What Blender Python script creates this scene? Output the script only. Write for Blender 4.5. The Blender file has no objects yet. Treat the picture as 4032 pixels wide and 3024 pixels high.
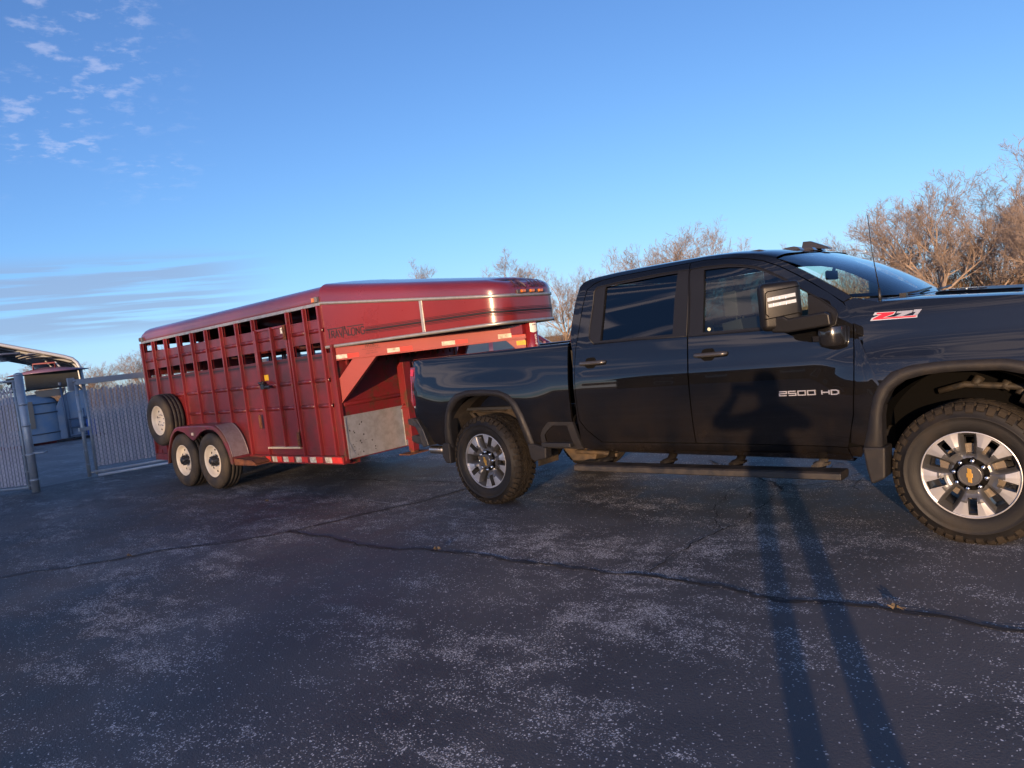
import bpy, bmesh, math, random
from mathutils import Vector, Matrix
random.seed(7)
R = math.radians
SC = bpy.context.scene
COL = SC.collection

# ------------------------------------------------------------------ camera
CAM = Vector((4.9926, -4.9689, 1.5448))
def cam_axes(yaw, pitch, roll):
    cy, sy, cp, sp = math.cos(yaw), math.sin(yaw), math.cos(pitch), math.sin(pitch)
    f = Vector((sy*cp, cy*cp, sp)); r = Vector((cy, -sy, 0)); u = r.cross(f)
    c, s = math.cos(roll), math.sin(roll)
    return c*r+s*u, -s*r+c*u, f
cr, cu, cf = cam_axes(R(-42.0356), R(-3.3508), R(-6.7547))
cd = bpy.data.cameras.new('camera'); cam = bpy.data.objects.new('camera', cd); COL.objects.link(cam)
M = Matrix((cr, cu, -cf)).transposed().to_4x4(); M.translation = CAM
cam.matrix_world = M
cd.sensor_width = 36; cd.lens = 2915.36/4032*36; cd.clip_start = 0.05; cd.clip_end = 3000
SC.camera = cam

# ------------------------------------------------------------------ light
SUN_EL, SUN_AZ = R(5.54), math.atan2(.415, -.905)      # azimuth clockwise from +Y
SUN_DIR = Vector((math.sin(SUN_AZ)*math.cos(SUN_EL), math.cos(SUN_AZ)*math.cos(SUN_EL), math.sin(SUN_EL)))
sd = bpy.data.lights.new('sun', 'SUN'); sd.energy = 3.6; sd.angle = R(0.55); sd.color = (1, .64, .36)
so = bpy.data.objects.new('sun', sd); COL.objects.link(so)
so.rotation_euler = SUN_DIR.to_track_quat('Z', 'Y').to_euler(); so.location = (20, -40, 12)

W = bpy.data.worlds.new('World'); SC.world = W; W.use_nodes = True
nt = W.node_tree; nt.nodes.clear()
def N(t, **k):
    n = nt.nodes.new(t)
    for a, b in k.items(): setattr(n, a, b)
    return n
def L(a, b): nt.links.new(a, b)
def mth(op, a, b=None, c=None, cl=False):
    n = N('ShaderNodeMath', operation=op); n.use_clamp = cl
    for i, v in enumerate((a, b, c)):
        if v is None: continue
        if isinstance(v, (int, float)): n.inputs[i].default_value = v
        else: L(v, n.inputs[i])
    return n.outputs[0]
def maprange(v, a, b, c=0., d=1.):
    n = N('ShaderNodeMapRange'); n.interpolation_type = 'SMOOTHSTEP'; n.clamp = True
    L(v, n.inputs[0])
    for i, x in enumerate((a, b, c, d)): n.inputs[i+1].default_value = x
    return n.outputs[0]
sky = N('ShaderNodeTexSky', sky_type='NISHITA'); sky.sun_disc = False
sky.sun_elevation = SUN_EL; sky.sun_rotation = SUN_AZ; sky.air_density = 0.5; sky.dust_density = 0.4; sky.ozone_density = 2.6
SKY_STRENGTH = 0.15
bg = N('ShaderNodeBackground'); bg.inputs[1].default_value = SKY_STRENGTH
out = N('ShaderNodeOutputWorld'); L(bg.outputs[0], out.inputs[0])
tc = N('ShaderNodeTexCoord'); sep = N('ShaderNodeSeparateXYZ'); L(tc.outputs['Generated'], sep.inputs[0])
dx, dy, dz = sep.outputs
# cloud sheet: the view direction carried up to a level layer overhead
zz = mth('MAXIMUM', dz, 0.0); zz = mth('ADD', zz, 0.06)
cx = mth('DIVIDE', dx, zz); cy_ = mth('DIVIDE', dy, zz)
def layer(sx, sy, sc, det, rough, off, rot):
    comb = N('ShaderNodeCombineXYZ'); L(cx, comb.inputs[0]); L(cy_, comb.inputs[1])
    mp = N('ShaderNodeMapping'); mp.inputs['Rotation'].default_value = (0, 0, rot); mp.inputs['Scale'].default_value = (sx, sy, 1); mp.inputs['Location'].default_value = off
    L(comb.outputs[0], mp.inputs[0])
    no = N('ShaderNodeTexNoise'); no.inputs['Scale'].default_value = sc; no.inputs['Detail'].default_value = det; no.inputs['Roughness'].default_value = rough
    L(mp.outputs[0], no.inputs[0]); return no.outputs[0]
az = mth('ARCTAN2', dx, dy)                                   # azimuth, clockwise from +Y
el = mth('ARCSINE', dz)
# small puffs high on the left
puff = layer(1, 1, 11.0, 5, .6, (3.1, 1.7, 0), .3)
big = layer(1, 1, 1.3, 2, .5, (.4, 2.2, 0), 0)
m1 = mth('MULTIPLY', maprange(puff, .50, .68), maprange(big, .37, .52))
m1 = mth('MULTIPLY', m1, maprange(az, R(-61), R(-67)))
m1 = mth('MULTIPLY', m1, maprange(el, R(11.5), R(15)))
m1 = mth('MULTIPLY', m1, maprange(az, R(-125), R(-100)))
# long flat bars low over the horizon, built in azimuth / elevation
cb = N('ShaderNodeCombineXYZ'); L(mth('MULTIPLY', az, 2.2), cb.inputs[0]); L(mth('MULTIPLY', el, 52.), cb.inputs[1])
bn = N('ShaderNodeTexNoise'); bn.inputs['Scale'].default_value = 1.55; bn.inputs['Detail'].default_value = 6; bn.inputs['Roughness'].default_value = .55
cbm = N('ShaderNodeMapping'); cbm.inputs['Location'].default_value = (4.3, 1.15, 0); L(cb.outputs[0], cbm.inputs[0]); L(cbm.outputs[0], bn.inputs[0])
m2 = mth('MULTIPLY', maprange(bn.outputs[0], .40, .54), maprange(az, R(-57), R(-66)))
m2 = mth('MULTIPLY', m2, mth('MULTIPLY', maprange(el, R(2.8), R(4.4)), maprange(el, R(9.4), R(7.6))))
m2 = mth('MULTIPLY', m2, maprange(az, R(-150), R(-120)))
# streaks over the southern half of the sky, behind the camera
st = N('ShaderNodeCombineXYZ'); L(mth('MULTIPLY', az, 1.7), st.inputs[0]); L(mth('MULTIPLY', el, 20.), st.inputs[1])
sn = N('ShaderNodeTexNoise'); sn.inputs['Scale'].default_value = 1.7; sn.inputs['Detail'].default_value = 4; sn.inputs['Roughness'].default_value = .5; L(st.outputs[0], sn.inputs[0])
m3 = mth('MULTIPLY', maprange(sn.outputs[0], .50, .64), maprange(dy, .15, -.25))
m3 = mth('MULTIPLY', m3, maprange(el, R(42), R(22)))
mixA = N('ShaderNodeMixRGB'); L(mth('MULTIPLY', m1, .28), mixA.inputs[0]); mixA.inputs[2].default_value = (2.5, 2.6, 3.0, 1)
# a cooler, cleaner sky blue than the bare model gives this low sun
sr = N('ShaderNodeSeparateColor'); L(sky.outputs[0], sr.inputs[0]); sc_ = N('ShaderNodeCombineColor')
for i, kk in enumerate((2.0, 3.0, 3.7)):                       # soft shoulder on the air glow away from the sun
    q = mth('POWER', mth('DIVIDE', sr.outputs[i], kk), 3.0); q = mth('POWER', mth('ADD', q, 1.0), 1/3); L(mth('DIVIDE', sr.outputs[i], q), sc_.inputs[i])
hs = N('ShaderNodeMixRGB'); L(maprange(dy, -.45, .15), hs.inputs[0]); L(sky.outputs[0], hs.inputs[1]); L(sc_.outputs[0], hs.inputs[2]); L(hs.outputs[0], mixA.inputs[1])
mixB = N('ShaderNodeMixRGB'); L(mth('MULTIPLY', m2, .66), mixB.inputs[0]); L(mixA.outputs[0], mixB.inputs[1]); mixB.inputs[2].default_value = (.92, 1.25, 1.80, 1)
mixC = N('ShaderNodeMixRGB'); L(mth('MULTIPLY', m3, .62), mixC.inputs[0]); L(mixB.outputs[0], mixC.inputs[1]); mixC.inputs[2].default_value = (5.6, 4.9, 4.8, 1)
tn = N('ShaderNodeMixRGB', blend_type='MULTIPLY'); tn.inputs[0].default_value = 1; tn.inputs[2].default_value = (1.01, .972, 1.03, 1); L(mixC.outputs[0], tn.inputs[1]); L(tn.outputs[0], bg.inputs[0])

SC.view_settings.view_transform = 'Standard'; SC.view_settings.look = 'None'
SC.view_settings.exposure = 1.2; SC.view_settings.gamma = 1
SC.render.engine = 'CYCLES'
SC.cycles.max_bounces = 8; SC.cycles.transparent_max_bounces = 24; SC.cycles.caustics_reflective = False; SC.cycles.caustics_refractive = False
SC.cycles.sample_clamp_indirect = 6

# ------------------------------------------------------------------ materials
MATS = {}
def mat(name, col, rough=.5, metal=0., spec=.5, coat=0., n=0., ns=8., col2=None, bump=0., bs=40., alpha=1., emit=None, coatr=.03, lo=.42, hi=.62, aniso=None):
    """Principled material; n mixes col2 in by noise of scale ns; bump adds fine relief."""
    if name in MATS: return MATS[name]
    m = bpy.data.materials.new(name); m.use_nodes = True; MATS[name] = m
    t = m.node_tree; b = t.nodes['Principled BSDF']
    b.inputs['Base Color'].default_value = (*col, 1); b.inputs['Roughness'].default_value = rough
    b.inputs['Metallic'].default_value = metal; b.inputs['Specular IOR Level'].default_value = spec
    b.inputs['Coat Weight'].default_value = coat; b.inputs['Coat Roughness'].default_value = coatr
    b.inputs['Alpha'].default_value = alpha
    if emit: b.inputs['Emission Color'].default_value = (*emit[:3], 1); b.inputs['Emission Strength'].default_value = emit[3]
    co = t.nodes.new('ShaderNodeTexCoord')
    if n or bump:
        if n:
            no = t.nodes.new('ShaderNodeTexNoise'); no.inputs['Scale'].default_value = ns; no.inputs['Detail'].default_value = 6; no.inputs['Roughness'].default_value = .62
            t.links.new(co.outputs['Object'], no.inputs[0])
            mr = t.nodes.new('ShaderNodeMapRange'); mr.inputs[1].default_value = lo; mr.inputs[2].default_value = hi; mr.inputs[3].default_value = 0; mr.inputs[4].default_value = n
            t.links.new(no.outputs[0], mr.inputs[0])
            mx = t.nodes.new('ShaderNodeMixRGB'); mx.inputs[1].default_value = (*col, 1); mx.inputs[2].default_value = (*(col2 or [c*.5 for c in col]), 1)
            t.links.new(mr.outputs[0], mx.inputs[0]); t.links.new(mx.outputs[0], b.inputs['Base Color'])
            r2 = t.nodes.new('ShaderNodeMapRange'); r2.inputs[1].default_value = .3; r2.inputs[2].default_value = .7; r2.inputs[3].default_value = max(0, rough-.06); r2.inputs[4].default_value = min(1, rough+.1)
            t.links.new(no.outputs[0], r2.inputs[0]); t.links.new(r2.outputs[0], b.inputs['Roughness'])
        if bump:
            n2 = t.nodes.new('ShaderNodeTexNoise'); n2.inputs['Scale'].default_value = bs; n2.inputs['Detail'].default_value = 4
            t.links.new(co.outputs['Object'], n2.inputs[0])
            bu = t.nodes.new('ShaderNodeBump'); bu.inputs['Strength'].default_value = bump; bu.inputs['Distance'].default_value = .01
            t.links.new(n2.outputs[0], bu.inputs['Height']); t.links.new(bu.outputs[0], b.inputs['Normal'])
    return m

def glass(name, tint, rough=.0, dark=1.):
    m = bpy.data.materials.new(name); m.use_nodes = True; MATS[name] = m
    t = m.node_tree; t.nodes.clear()
    o = t.nodes.new('ShaderNodeOutputMaterial'); mx = t.nodes.new('ShaderNodeMixShader'); tr = t.nodes.new('ShaderNodeBsdfTransparent'); gl = t.nodes.new('ShaderNodeBsdfGlossy'); fr = t.nodes.new('ShaderNodeFresnel')
    tr.inputs[0].default_value = (*tint, 1); gl.inputs[0].default_value = (1, 1, 1, 1); gl.inputs['Roughness'].default_value = rough; fr.inputs[0].default_value = 1.6
    ad = t.nodes.new('ShaderNodeMath'); ad.operation = 'MULTIPLY'; ad.inputs[1].default_value = dark; t.links.new(fr.outputs[0], ad.inputs[0])
    t.links.new(ad.outputs[0], mx.inputs[0]); t.links.new(tr.outputs[0], mx.inputs[1]); t.links.new(gl.outputs[0], mx.inputs[2]); t.links.new(mx.outputs[0], o.inputs[0])
    return m

# black clear-coated truck paint with a thin film of road dust, heavier towards the sills where spray lands
def truck_paint():
    m = mat('black_paint', (.004, .005, .007), .22, 0, .5, 1., coatr=.02)
    t = m.node_tree; b = t.nodes['Principled BSDF']; co = [x for x in t.nodes if x.type == 'TEX_COORD'][0]
    se = t.nodes.new('ShaderNodeSeparateXYZ'); t.links.new(co.outputs['Object'], se.inputs[0])
    mr = t.nodes.new('ShaderNodeMapRange'); mr.inputs[1].default_value = 1.25; mr.inputs[2].default_value = .45; mr.inputs[3].default_value = .03; mr.inputs[4].default_value = .6; t.links.new(se.outputs[2], mr.inputs[0])
    no = t.nodes.new('ShaderNodeTexNoise'); no.inputs['Scale'].default_value = 3.2; no.inputs['Detail'].default_value = 9; no.inputs['Roughness'].default_value = .7; t.links.new(co.outputs['Object'], no.inputs[0])
    n2 = t.nodes.new('ShaderNodeMapRange'); n2.inputs[1].default_value = .35; n2.inputs[2].default_value = .7; t.links.new(no.outputs[0], n2.inputs[0])
    mu = t.nodes.new('ShaderNodeMath'); mu.operation = 'MULTIPLY'; t.links.new(mr.outputs[0], mu.inputs[0]); t.links.new(n2.outputs[0], mu.inputs[1])
    mx = t.nodes.new('ShaderNodeMixRGB'); mx.inputs[1].default_value = (.0012, .0014, .002, 1); mx.inputs[2].default_value = (.021, .0155, .0110, 1); t.links.new(mu.outputs[0], mx.inputs[0]); t.links.new(mx.outputs[0], b.inputs['Base Color'])
    cw = t.nodes.new('ShaderNodeMapRange'); cw.inputs[1].default_value = 0; cw.inputs[2].default_value = .6; cw.inputs[3].default_value = 1.; cw.inputs[4].default_value = .55; t.links.new(mu.outputs[0], cw.inputs[0]); t.links.new(cw.outputs[0], b.inputs['Coat Weight'])
    b.inputs['Specular IOR Level'].default_value = .08; b.inputs['Roughness'].default_value = .6; b.inputs['Coat IOR'].default_value = 1.56
    # faint panel waviness seen in the reflections
    w = t.nodes.new('ShaderNodeTexNoise'); w.inputs['Scale'].default_value = 2.2; w.inputs['Detail'].default_value = 1
    mp = t.nodes.new('ShaderNodeMapping'); mp.inputs['Scale'].default_value = (.6, 1, 2.4); t.links.new(co.outputs['Object'], mp.inputs[0]); t.links.new(mp.outputs[0], w.inputs[0])
    bu = t.nodes.new('ShaderNodeBump'); bu.inputs['Strength'].default_value = .05; bu.inputs['Distance'].default_value = .006
    t.links.new(w.outputs[0], bu.inputs['Height']); t.links.new(bu.outputs[0], b.inputs['Coat Normal'])
    return m
PAINT = truck_paint()
SHUT = mat('shut_line', (.003, .003, .003), .8, spec=.1)
PLAST = mat('grey_plastic', (.014, .014, .016), .5, bump=.15, bs=300, n=.4, ns=14, col2=(.034, .028, .022), lo=.5, hi=.7, spec=.3)
PLASTD = mat('dark_plastic', (.012, .012, .013), .45, bump=.1, bs=300)
TRIM = mat('black_trim', (.008, .0085, .011), .42, spec=.3)
CHROME = mat('chrome', (.75, .75, .76), .12, 1)
SILV = mat('machined_aluminium', (.50, .51, .54), .33, .75, n=.4, ns=6, col2=(.38, .38, .40))
GREYM = mat('grey_wheel_paint', (.11, .112, .118), .3, .6)
RUBBER = mat('tyre_rubber', (.007, .007, .008), .6, n=.6, ns=5, col2=(.034, .026, .018), bump=.12, bs=200, lo=.50, hi=.75, spec=.3)
TREAD = mat('dusty_tread', (.016, .0135, .0115), .85, n=.8, ns=7, col2=(.034, .027, .019), bump=.25, bs=200, spec=.2)
UNDER = mat('underbody', (.004, .0037, .0035), .7, spec=.15, n=.7, ns=6, col2=(.012, .009, .006))
DUSTY = mat('dusty_liner', (.055, .041, .028), .9, n=.9, ns=5, col2=(.014, .012, .010), bump=.5, bs=30)
STEEL = mat('bright_steel', (.55, .52, .47), .3, 1, n=.4, ns=9)
GLASSD = glass('tinted_glass', (.055, .065, .06), 0, 1.0)
GLASSF = glass('front_glass', (.80, .92, .86), 0, 1.0)
GLASSW = glass('windshield_glass', (.78, .92, .80), 0, 1.25)
SEATM = mat('seat_fabric', (.012, .012, .014), .8)
REDL = mat('red_lens', (.16, .002, .005), .15, coat=.6)
REDG = mat('red_lens_bright', (.50, .004, .010), .2, coat=.5)
CLEARL = mat('clear_lens', (.36, .36, .38), .22, .3, coat=1)
WHITE = mat('white_mark', (.72, .70, .66), .5, n=.4, ns=60, col2=(.42, .38, .32))
AMBER = mat('amber_lens', (.62, .16, .012), .2, coat=1)
GOLD = mat('gold_emblem', (.72, .42, .10), .28, .7)

# ------------------------------------------------------------------ mesh builder
ORG = Vector((0, 0, 0))
class MB:
    def __init__(s): s.v = []; s.f = []; s.m = []; s.s = []
    def vert(s, p): s.v.append((p[0]-ORG[0], p[1]-ORG[1], p[2]-ORG[2])); return len(s.v)-1
    def face(s, idx, mi=0, sm=False): s.f.append(tuple(idx)); s.m.append(mi); s.s.append(sm)
    def poly(s, pts, mi=0): s.face([s.vert(p) for p in pts], mi)
    def box(s, a, b, mi=0, rz=0., piv=None, rx=0., ry=0.):
        x0, y0, z0 = a; x1, y1, z1 = b
        P = [Vector(p) for p in ((x0,y0,z0),(x1,y0,z0),(x1,y1,z0),(x0,y1,z0),(x0,y0,z1),(x1,y0,z1),(x1,y1,z1),(x0,y1,z1))]
        if rz or rx or ry:
            c = Vector(piv) if piv else Vector(((x0+x1)/2, (y0+y1)/2, (z0+z1)/2))
            m3_ = Matrix.Rotation(rz, 3, 'Z') @ Matrix.Rotation(ry, 3, 'Y') @ Matrix.Rotation(rx, 3, 'X')
            P = [c + m3_ @ (p-c) for p in P]
        i = [s.vert(p) for p in P]
        for q in ((0,3,2,1),(4,5,6,7),(0,1,5,4),(1,2,6,5),(2,3,7,6),(3,0,4,7)): s.face([i[k] for k in q], mi)
    def ring(s, c, ax, r, n, ref=None):
        ax = Vector(ax).normalized(); ref = Vector(ref) if ref else (Vector((0,0,1)) if abs(ax.z) < .9 else Vector((1,0,0)))
        u = ax.cross(ref).normalized(); w = ax.cross(u)
        return [s.vert(Vector(c)+r*(math.cos(2*math.pi*k/n)*u+math.sin(2*math.pi*k/n)*w)) for k in range(n)]
    def bridge(s, A, B, mi=0, sm=True, closed=True):
        n = len(A)
        for k in range(n if closed else n-1):
            j = (k+1) % n; s.face((A[k], A[j], B[j], B[k]), mi, sm)
    def cyl(s, p0, p1, r0, r1=None, n=12, mi=0, caps=True):
        r1 = r0 if r1 is None else r1; ax = Vector(p1)-Vector(p0)
        A = s.ring(p0, ax, r0, n); B = s.ring(p1, ax, r1, n); s.bridge(A, B, mi)
        if caps: s.face(A[::-1], mi); s.face(B, mi)
    def tube(s, pts, r, n=8, mi=0, caps=True):
        pts = [Vector(p) for p in pts]; rs = r if isinstance(r, (list, tuple)) else [r]*len(pts); prev = None
        u = None
        for k, p in enumerate(pts):
            d = (pts[min(k+1, len(pts)-1)]-pts[max(k-1, 0)]).normalized()
            if u is None: ref = Vector((0,0,1)) if abs(d.z) < .9 else Vector((1,0,0)); u = d.cross(ref).normalized()
            else: u = (u-d*u.dot(d)).normalized()
            w = d.cross(u)
            A = [s.vert(p+rs[k]*(math.cos(2*math.pi*q/n)*u+math.sin(2*math.pi*q/n)*w)) for q in range(n)]
            if prev: s.bridge(prev, A, mi)
            elif caps: s.face(A[::-1], mi)
            prev = A
        if caps: s.face(prev, mi)
    def prism(s, poly, fn, t0, t1, mi=0):
        """poly of 2-D points; fn(a, b, t) -> 3-D; extruded from t0 to t1"""
        A = [s.vert(fn(a, b, t0)) for a, b in poly]; B = [s.vert(fn(a, b, t1)) for a, b in poly]
        s.face(A, mi); s.face(B[::-1], mi); n = len(A)
        for k in range(n): j = (k+1) % n; s.face((A[k], B[k], B[j], A[j]), mi)
    def grid(s, rows, mi=0, sm=True, closed=False):
        I = [[s.vert(p) for p in r] for r in rows]
        for a, b in zip(I[:-1], I[1:]): s.bridge(a, b, mi, sm, closed)
        return I
    def lathe(s, prof, c, ax, n=48, mi=0, mis=None, sm=True):
        """prof: (offset along axis, radius)"""
        ax = Vector(ax).normalized(); prev = None
        for k, (a, r) in enumerate(prof):
            A = s.ring(Vector(c)+ax*a, ax, max(r, 1e-4), n)
            if prev: s.bridge(prev, A, mis[k-1] if mis else mi, sm)
            prev = A
    def ellipsoid(s, c, r, mi=0, n=16, m=10, e=1.):
        rows = []
        for i in range(m+1):
            th = math.pi*i/m; row = []
            for k in range(n):
                ph = 2*math.pi*k/n
                f = lambda v: math.copysign(abs(v)**e, v)
                row.append((c[0]+r[0]*f(math.sin(th))*f(math.cos(ph)), c[1]+r[1]*f(math.sin(th))*f(math.sin(ph)), c[2]+r[2]*f(math.cos(th))))
            rows.append(row)
        s.grid(rows, mi, True, True)
    def build(s, name, mats, parent=None, bevel=0., weld=0., loc=None, subd=0, seg=2, fixn=True, autos=None):
        me = bpy.data.meshes.new(name); me.from_pydata(s.v, [], s.f); 
        mats = mats if isinstance(mats, (list, tuple)) else [mats]
        for x in mats: me.materials.append(x)
        me.polygons.foreach_set('material_index', s.m); me.polygons.foreach_set('use_smooth', s.s)
        if fixn or weld:
            bm = bmesh.new(); bm.from_mesh(me)
            if weld: bmesh.ops.remove_doubles(bm, verts=bm.verts, dist=weld)
            if fixn: bmesh.ops.recalc_face_normals(bm, faces=bm.faces)
            bm.to_mesh(me); bm.free()
        me.update()
        o = bpy.data.objects.new(name, me); COL.objects.link(o)
        if parent: o.parent = parent
        if loc: o.location = loc
        if bevel:
            b = o.modifiers.new('bevel', 'BEVEL'); b.width = bevel; b.segments = seg; b.limit_method = 'ANGLE'; b.angle_limit = R(40)
        if subd: 
            u = o.modifiers.new('sub', 'SUBSURF'); u.levels = subd; u.render_levels = subd
        return o
def tag(o, label=None, cat=None, group=None, kind=None):
    if label: o['label'] = label
    if cat: o['category'] = cat
    if group: o['group'] = group
    if kind: o['kind'] = kind
    return o
def empty(name, loc, rz=0., label=None, cat=None, group=None, ry=0.):
    o = bpy.data.objects.new(name, None); COL.objects.link(o); o.location = loc; o.rotation_euler = (0, ry, rz); o.empty_display_size = .3
    return tag(o, label, cat, group)
def children(o): return [c for c in bpy.data.objects if c.parent == o]
def copy_tree(o, parent=None):
    c = o.copy(); COL.objects.link(c)
    if parent: c.parent = parent
    for ch in children(o): copy_tree(ch, c)
    return c
def interp(x, X, Y):
    if x <= X[0]: return Y[0]
    for a, b, c, d in zip(X[:-1], X[1:], Y[:-1], Y[1:]):
        if x <= b: return c+(d-c)*(x-a)/(b-a)
    return Y[-1]
def smooth_interp(x, X, Y):
    """monotone-ish cubic (Catmull-Rom) interpolation"""
    if x <= X[0]: return Y[0]
    if x >= X[-1]: return Y[-1]
    for i in range(len(X)-1):
        if x <= X[i+1]: break
    h = X[i+1]-X[i]; t = (x-X[i])/h
    def sl(k):
        if k == 0: return (Y[1]-Y[0])/(X[1]-X[0])
        if k == len(X)-1: return (Y[-1]-Y[-2])/(X[-1]-X[-2])
        return (Y[k+1]-Y[k-1])/(X[k+1]-X[k-1])
    a, b = sl(i)*h, sl(i+1)*h
    return (2*t**3-3*t*t+1)*Y[i]+(t**3-2*t*t+t)*a+(-2*t**3+3*t*t)*Y[i+1]+(t**3-t*t)*b
def sstep(t): t = min(1, max(0, t)); return t*t*(3-2*t)
def resample(pts, n):
    d = [0]
    for a, b in zip(pts[:-1], pts[1:]): d.append(d[-1]+math.dist(a, b))
    o = []
    for k in range(n):
        t = d[-1]*k/(n-1)
        for i in range(len(d)-1):
            if t <= d[i+1]+1e-9: break
        f = (t-d[i])/max(1e-9, d[i+1]-d[i]); o.append(tuple(p+(q-p)*f for p, q in zip(pts[i], pts[i+1])))
    return o

# stroke lettering: glyphs on a unit-high box, drawn with flat strokes
GL = {
 'A': (.8, [[(0,0),(.4,1),(.8,0)],[(.16,.34),(.64,.34)]]), 'B': (.7, [[(0,0),(0,1),(.55,1),(.65,.85),(.6,.55),(0,.52)],[(.6,.52),(.7,.3),(.6,0),(0,0)]]),
 'C': (.75, [[(.72,.85),(.55,1),(.15,1),(0,.8),(0,.2),(.15,0),(.55,0),(.72,.15)]]), 'D': (.75, [[(0,0),(0,1),(.5,1),(.72,.8),(.72,.2),(.5,0),(0,0)]]),
 'E': (.65, [[(.65,1),(0,1),(0,0),(.65,0)],[(0,.5),(.55,.5)]]), 'F': (.6, [[(.6,1),(0,1),(0,0)],[(0,.5),(.5,.5)]]), 'G': (.78, [[(.72,.85),(.55,1),(.15,1),(0,.8),(0,.2),(.15,0),(.55,0),(.75,.15),(.75,.48),(.42,.48)]]),
 'H': (.75, [[(0,0),(0,1)],[(.75,0),(.75,1)],[(0,.5),(.75,.5)]]), 'I': (.1, [[(0.05,0),(0.05,1)]]), 'L': (.6, [[(0,1),(0,0),(.6,0)]]), 'N': (.75, [[(0,0),(0,1),(.75,0),(.75,1)]]),
 'O': (.85, [[(.2,0),(0,.2),(0,.8),(.2,1),(.65,1),(.85,.8),(.85,.2),(.65,0),(.2,0)]]), 'R': (.72, [[(0,0),(0,1),(.55,1),(.68,.85),(.68,.6),(.55,.45),(0,.45)],[(.3,.45),(.7,0)]]),
 'S': (.68, [[(.66,.85),(.5,1),(.15,1),(0,.85),(0,.62),(.66,.4),(.66,.15),(.5,0),(.15,0),(0,.15)]]), 'T': (.7, [[(0,1),(.7,1)],[(.35,1),(.35,0)]]),
 'V': (.8, [[(0,1),(.4,0),(.8,1)]]), 'W': (1.1, [[(0,1),(.28,0),(.55,.8),(.82,0),(1.1,1)]]), '&': (.7, [[(.7,0),(.15,.75),(.3,1),(.5,.8),(0,.3),(.2,0),(.65,.4)]]),
 '2': (1., [[(0,1),(1,1),(1,.5),(0,.5),(0,0),(1,0)]]), '5': (1., [[(1,1),(0,1),(0,.5),(1,.5),(1,0),(0,0)]]), '0': (1., [[(0,0),(0,1),(1,1),(1,0),(0,0)]]),
}
def stroke(mb, pts, w, fn, mi=0, t=.004, t0=0.):
    """flat ribbon of width w along 2-D pts, mitred; fn(a, b, depth)"""
    n = len(pts); closed = pts[0] == pts[-1] and n > 2; P = pts[:-1] if closed else pts; n = len(P); Lf = []; Rt = []
    for k in range(n):
        a = P[(k-1) % n] if (closed or k > 0) else None; b = P[k]; c = P[(k+1) % n] if (closed or k < n-1) else None
        def nrm(p, q): d = (q[0]-p[0], q[1]-p[1]); l = math.hypot(*d) or 1e-9; return (-d[1]/l, d[0]/l)
        if a and c:
            n1, n2 = nrm(a, b), nrm(b, c); m = (n1[0]+n2[0], n1[1]+n2[1]); l2 = m[0]**2+m[1]**2
            if l2 < .3: m = n1; s = 1
            else: s = 2/l2
            o = (m[0]*s, m[1]*s)
            if l2 < .3: o = n1
        else: o = nrm(a, b) if a else nrm(b, c)
        Lf.append((b[0]+o[0]*w/2, b[1]+o[1]*w/2)); Rt.append((b[0]-o[0]*w/2, b[1]-o[1]*w/2))
    rng = range(n) if closed else range(n-1)
    for k in rng:
        j = (k+1) % n; q = (Lf[k], Lf[j], Rt[j], Rt[k])
        A = [mb.vert(fn(x, y, t0)) for x, y in q]; B = [mb.vert(fn(x, y, t0+t)) for x, y in q]
        mb.face(A, mi); mb.face(B[::-1], mi)
        for i in range(4): mb.face((A[i], B[i], B[(i+1) % 4], A[(i+1) % 4]), mi)
def write(mb, txt, x, z, h, w, fn, mi=0, sx=1., gap=.25, slant=0., t=.003):
    for ch in txt:
        if ch == ' ': x += h*sx*.5; continue
        adv, st_ = GL[ch]
        for s_ in st_: stroke(mb, [(x+(a*sx+b*slant)*h, z+b*h) for a, b in s_], w, fn, mi, t)
        x += (adv*sx+gap)*h
    return x
def text_mesh(mb, body, x, z, h, fn, mi=0, t=.001, shear=0., width=None):
    cu_ = bpy.data.curves.new('lettering', 'FONT'); cu_.body = body; cu_.size = 1; cu_.shear = shear; cu_.resolution_u = 2
    ob = bpy.data.objects.new('lettering', cu_); COL.objects.link(ob)
    me = bpy.data.meshes.new_from_object(ob.evaluated_get(bpy.context.evaluated_depsgraph_get()))
    if me and len(me.vertices):
        xs = [v.co.x for v in me.vertices]; k = h/.72; kx = width/(max(xs)-min(xs)) if width else k
        base = len(mb.v)
        for v in me.vertices: mb.vert(fn(x+(v.co.x-min(xs))*kx, z+v.co.y*k, t))
        for p in me.polygons: mb.face([base+i for i in p.vertices], mi)
    bpy.data.objects.remove(ob); bpy.data.curves.remove(cu_)
# ------------------------------------------------------------------ the black pickup
ZN = [.40,.48,.55,.62,.72,.85,1.0,1.08,1.14,1.20,1.28,1.36,1.43,1.50,1.70,1.95,2.02]
YN = [.17,.125,.080,.060,.046,.036,.034,.036,.041,.049,.062,.077,.091,.112,.166,.235,.33]
def ys(x, z):
    y = smooth_interp(z, ZN, YN)
    for xc in (0.08, 4.06):
        r = (abs((x-xc)/.80)**4.5+abs((z-.42)/.76)**4.5)**(1/4.5) if z > .42 else abs((x-xc)/.80)
        y -= (.014 if xc < 1 else .036)*sstep((1.16-r)/.42)
    if x < -.75: y += .10*((-.75-x)/.35)**2
    if x > 4.45: y += .16*((x-4.45)/.55)**2
    if 1.2 < x < 3.9: y -= .003*sstep(1-abs(z-1.15)/.05)   # soft shoulder line
    return y
YC = 1.02
ORG = Vector((1.6, YC, 0))
truck = empty('pickup_truck', ORG, 0, 'large glossy black crew cab pickup truck with silver and grey wheels towing the red trailer', 'pickup truck')
SIDE = 0
def sy(y): return y if SIDE == 0 else 2*YC-y
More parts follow.
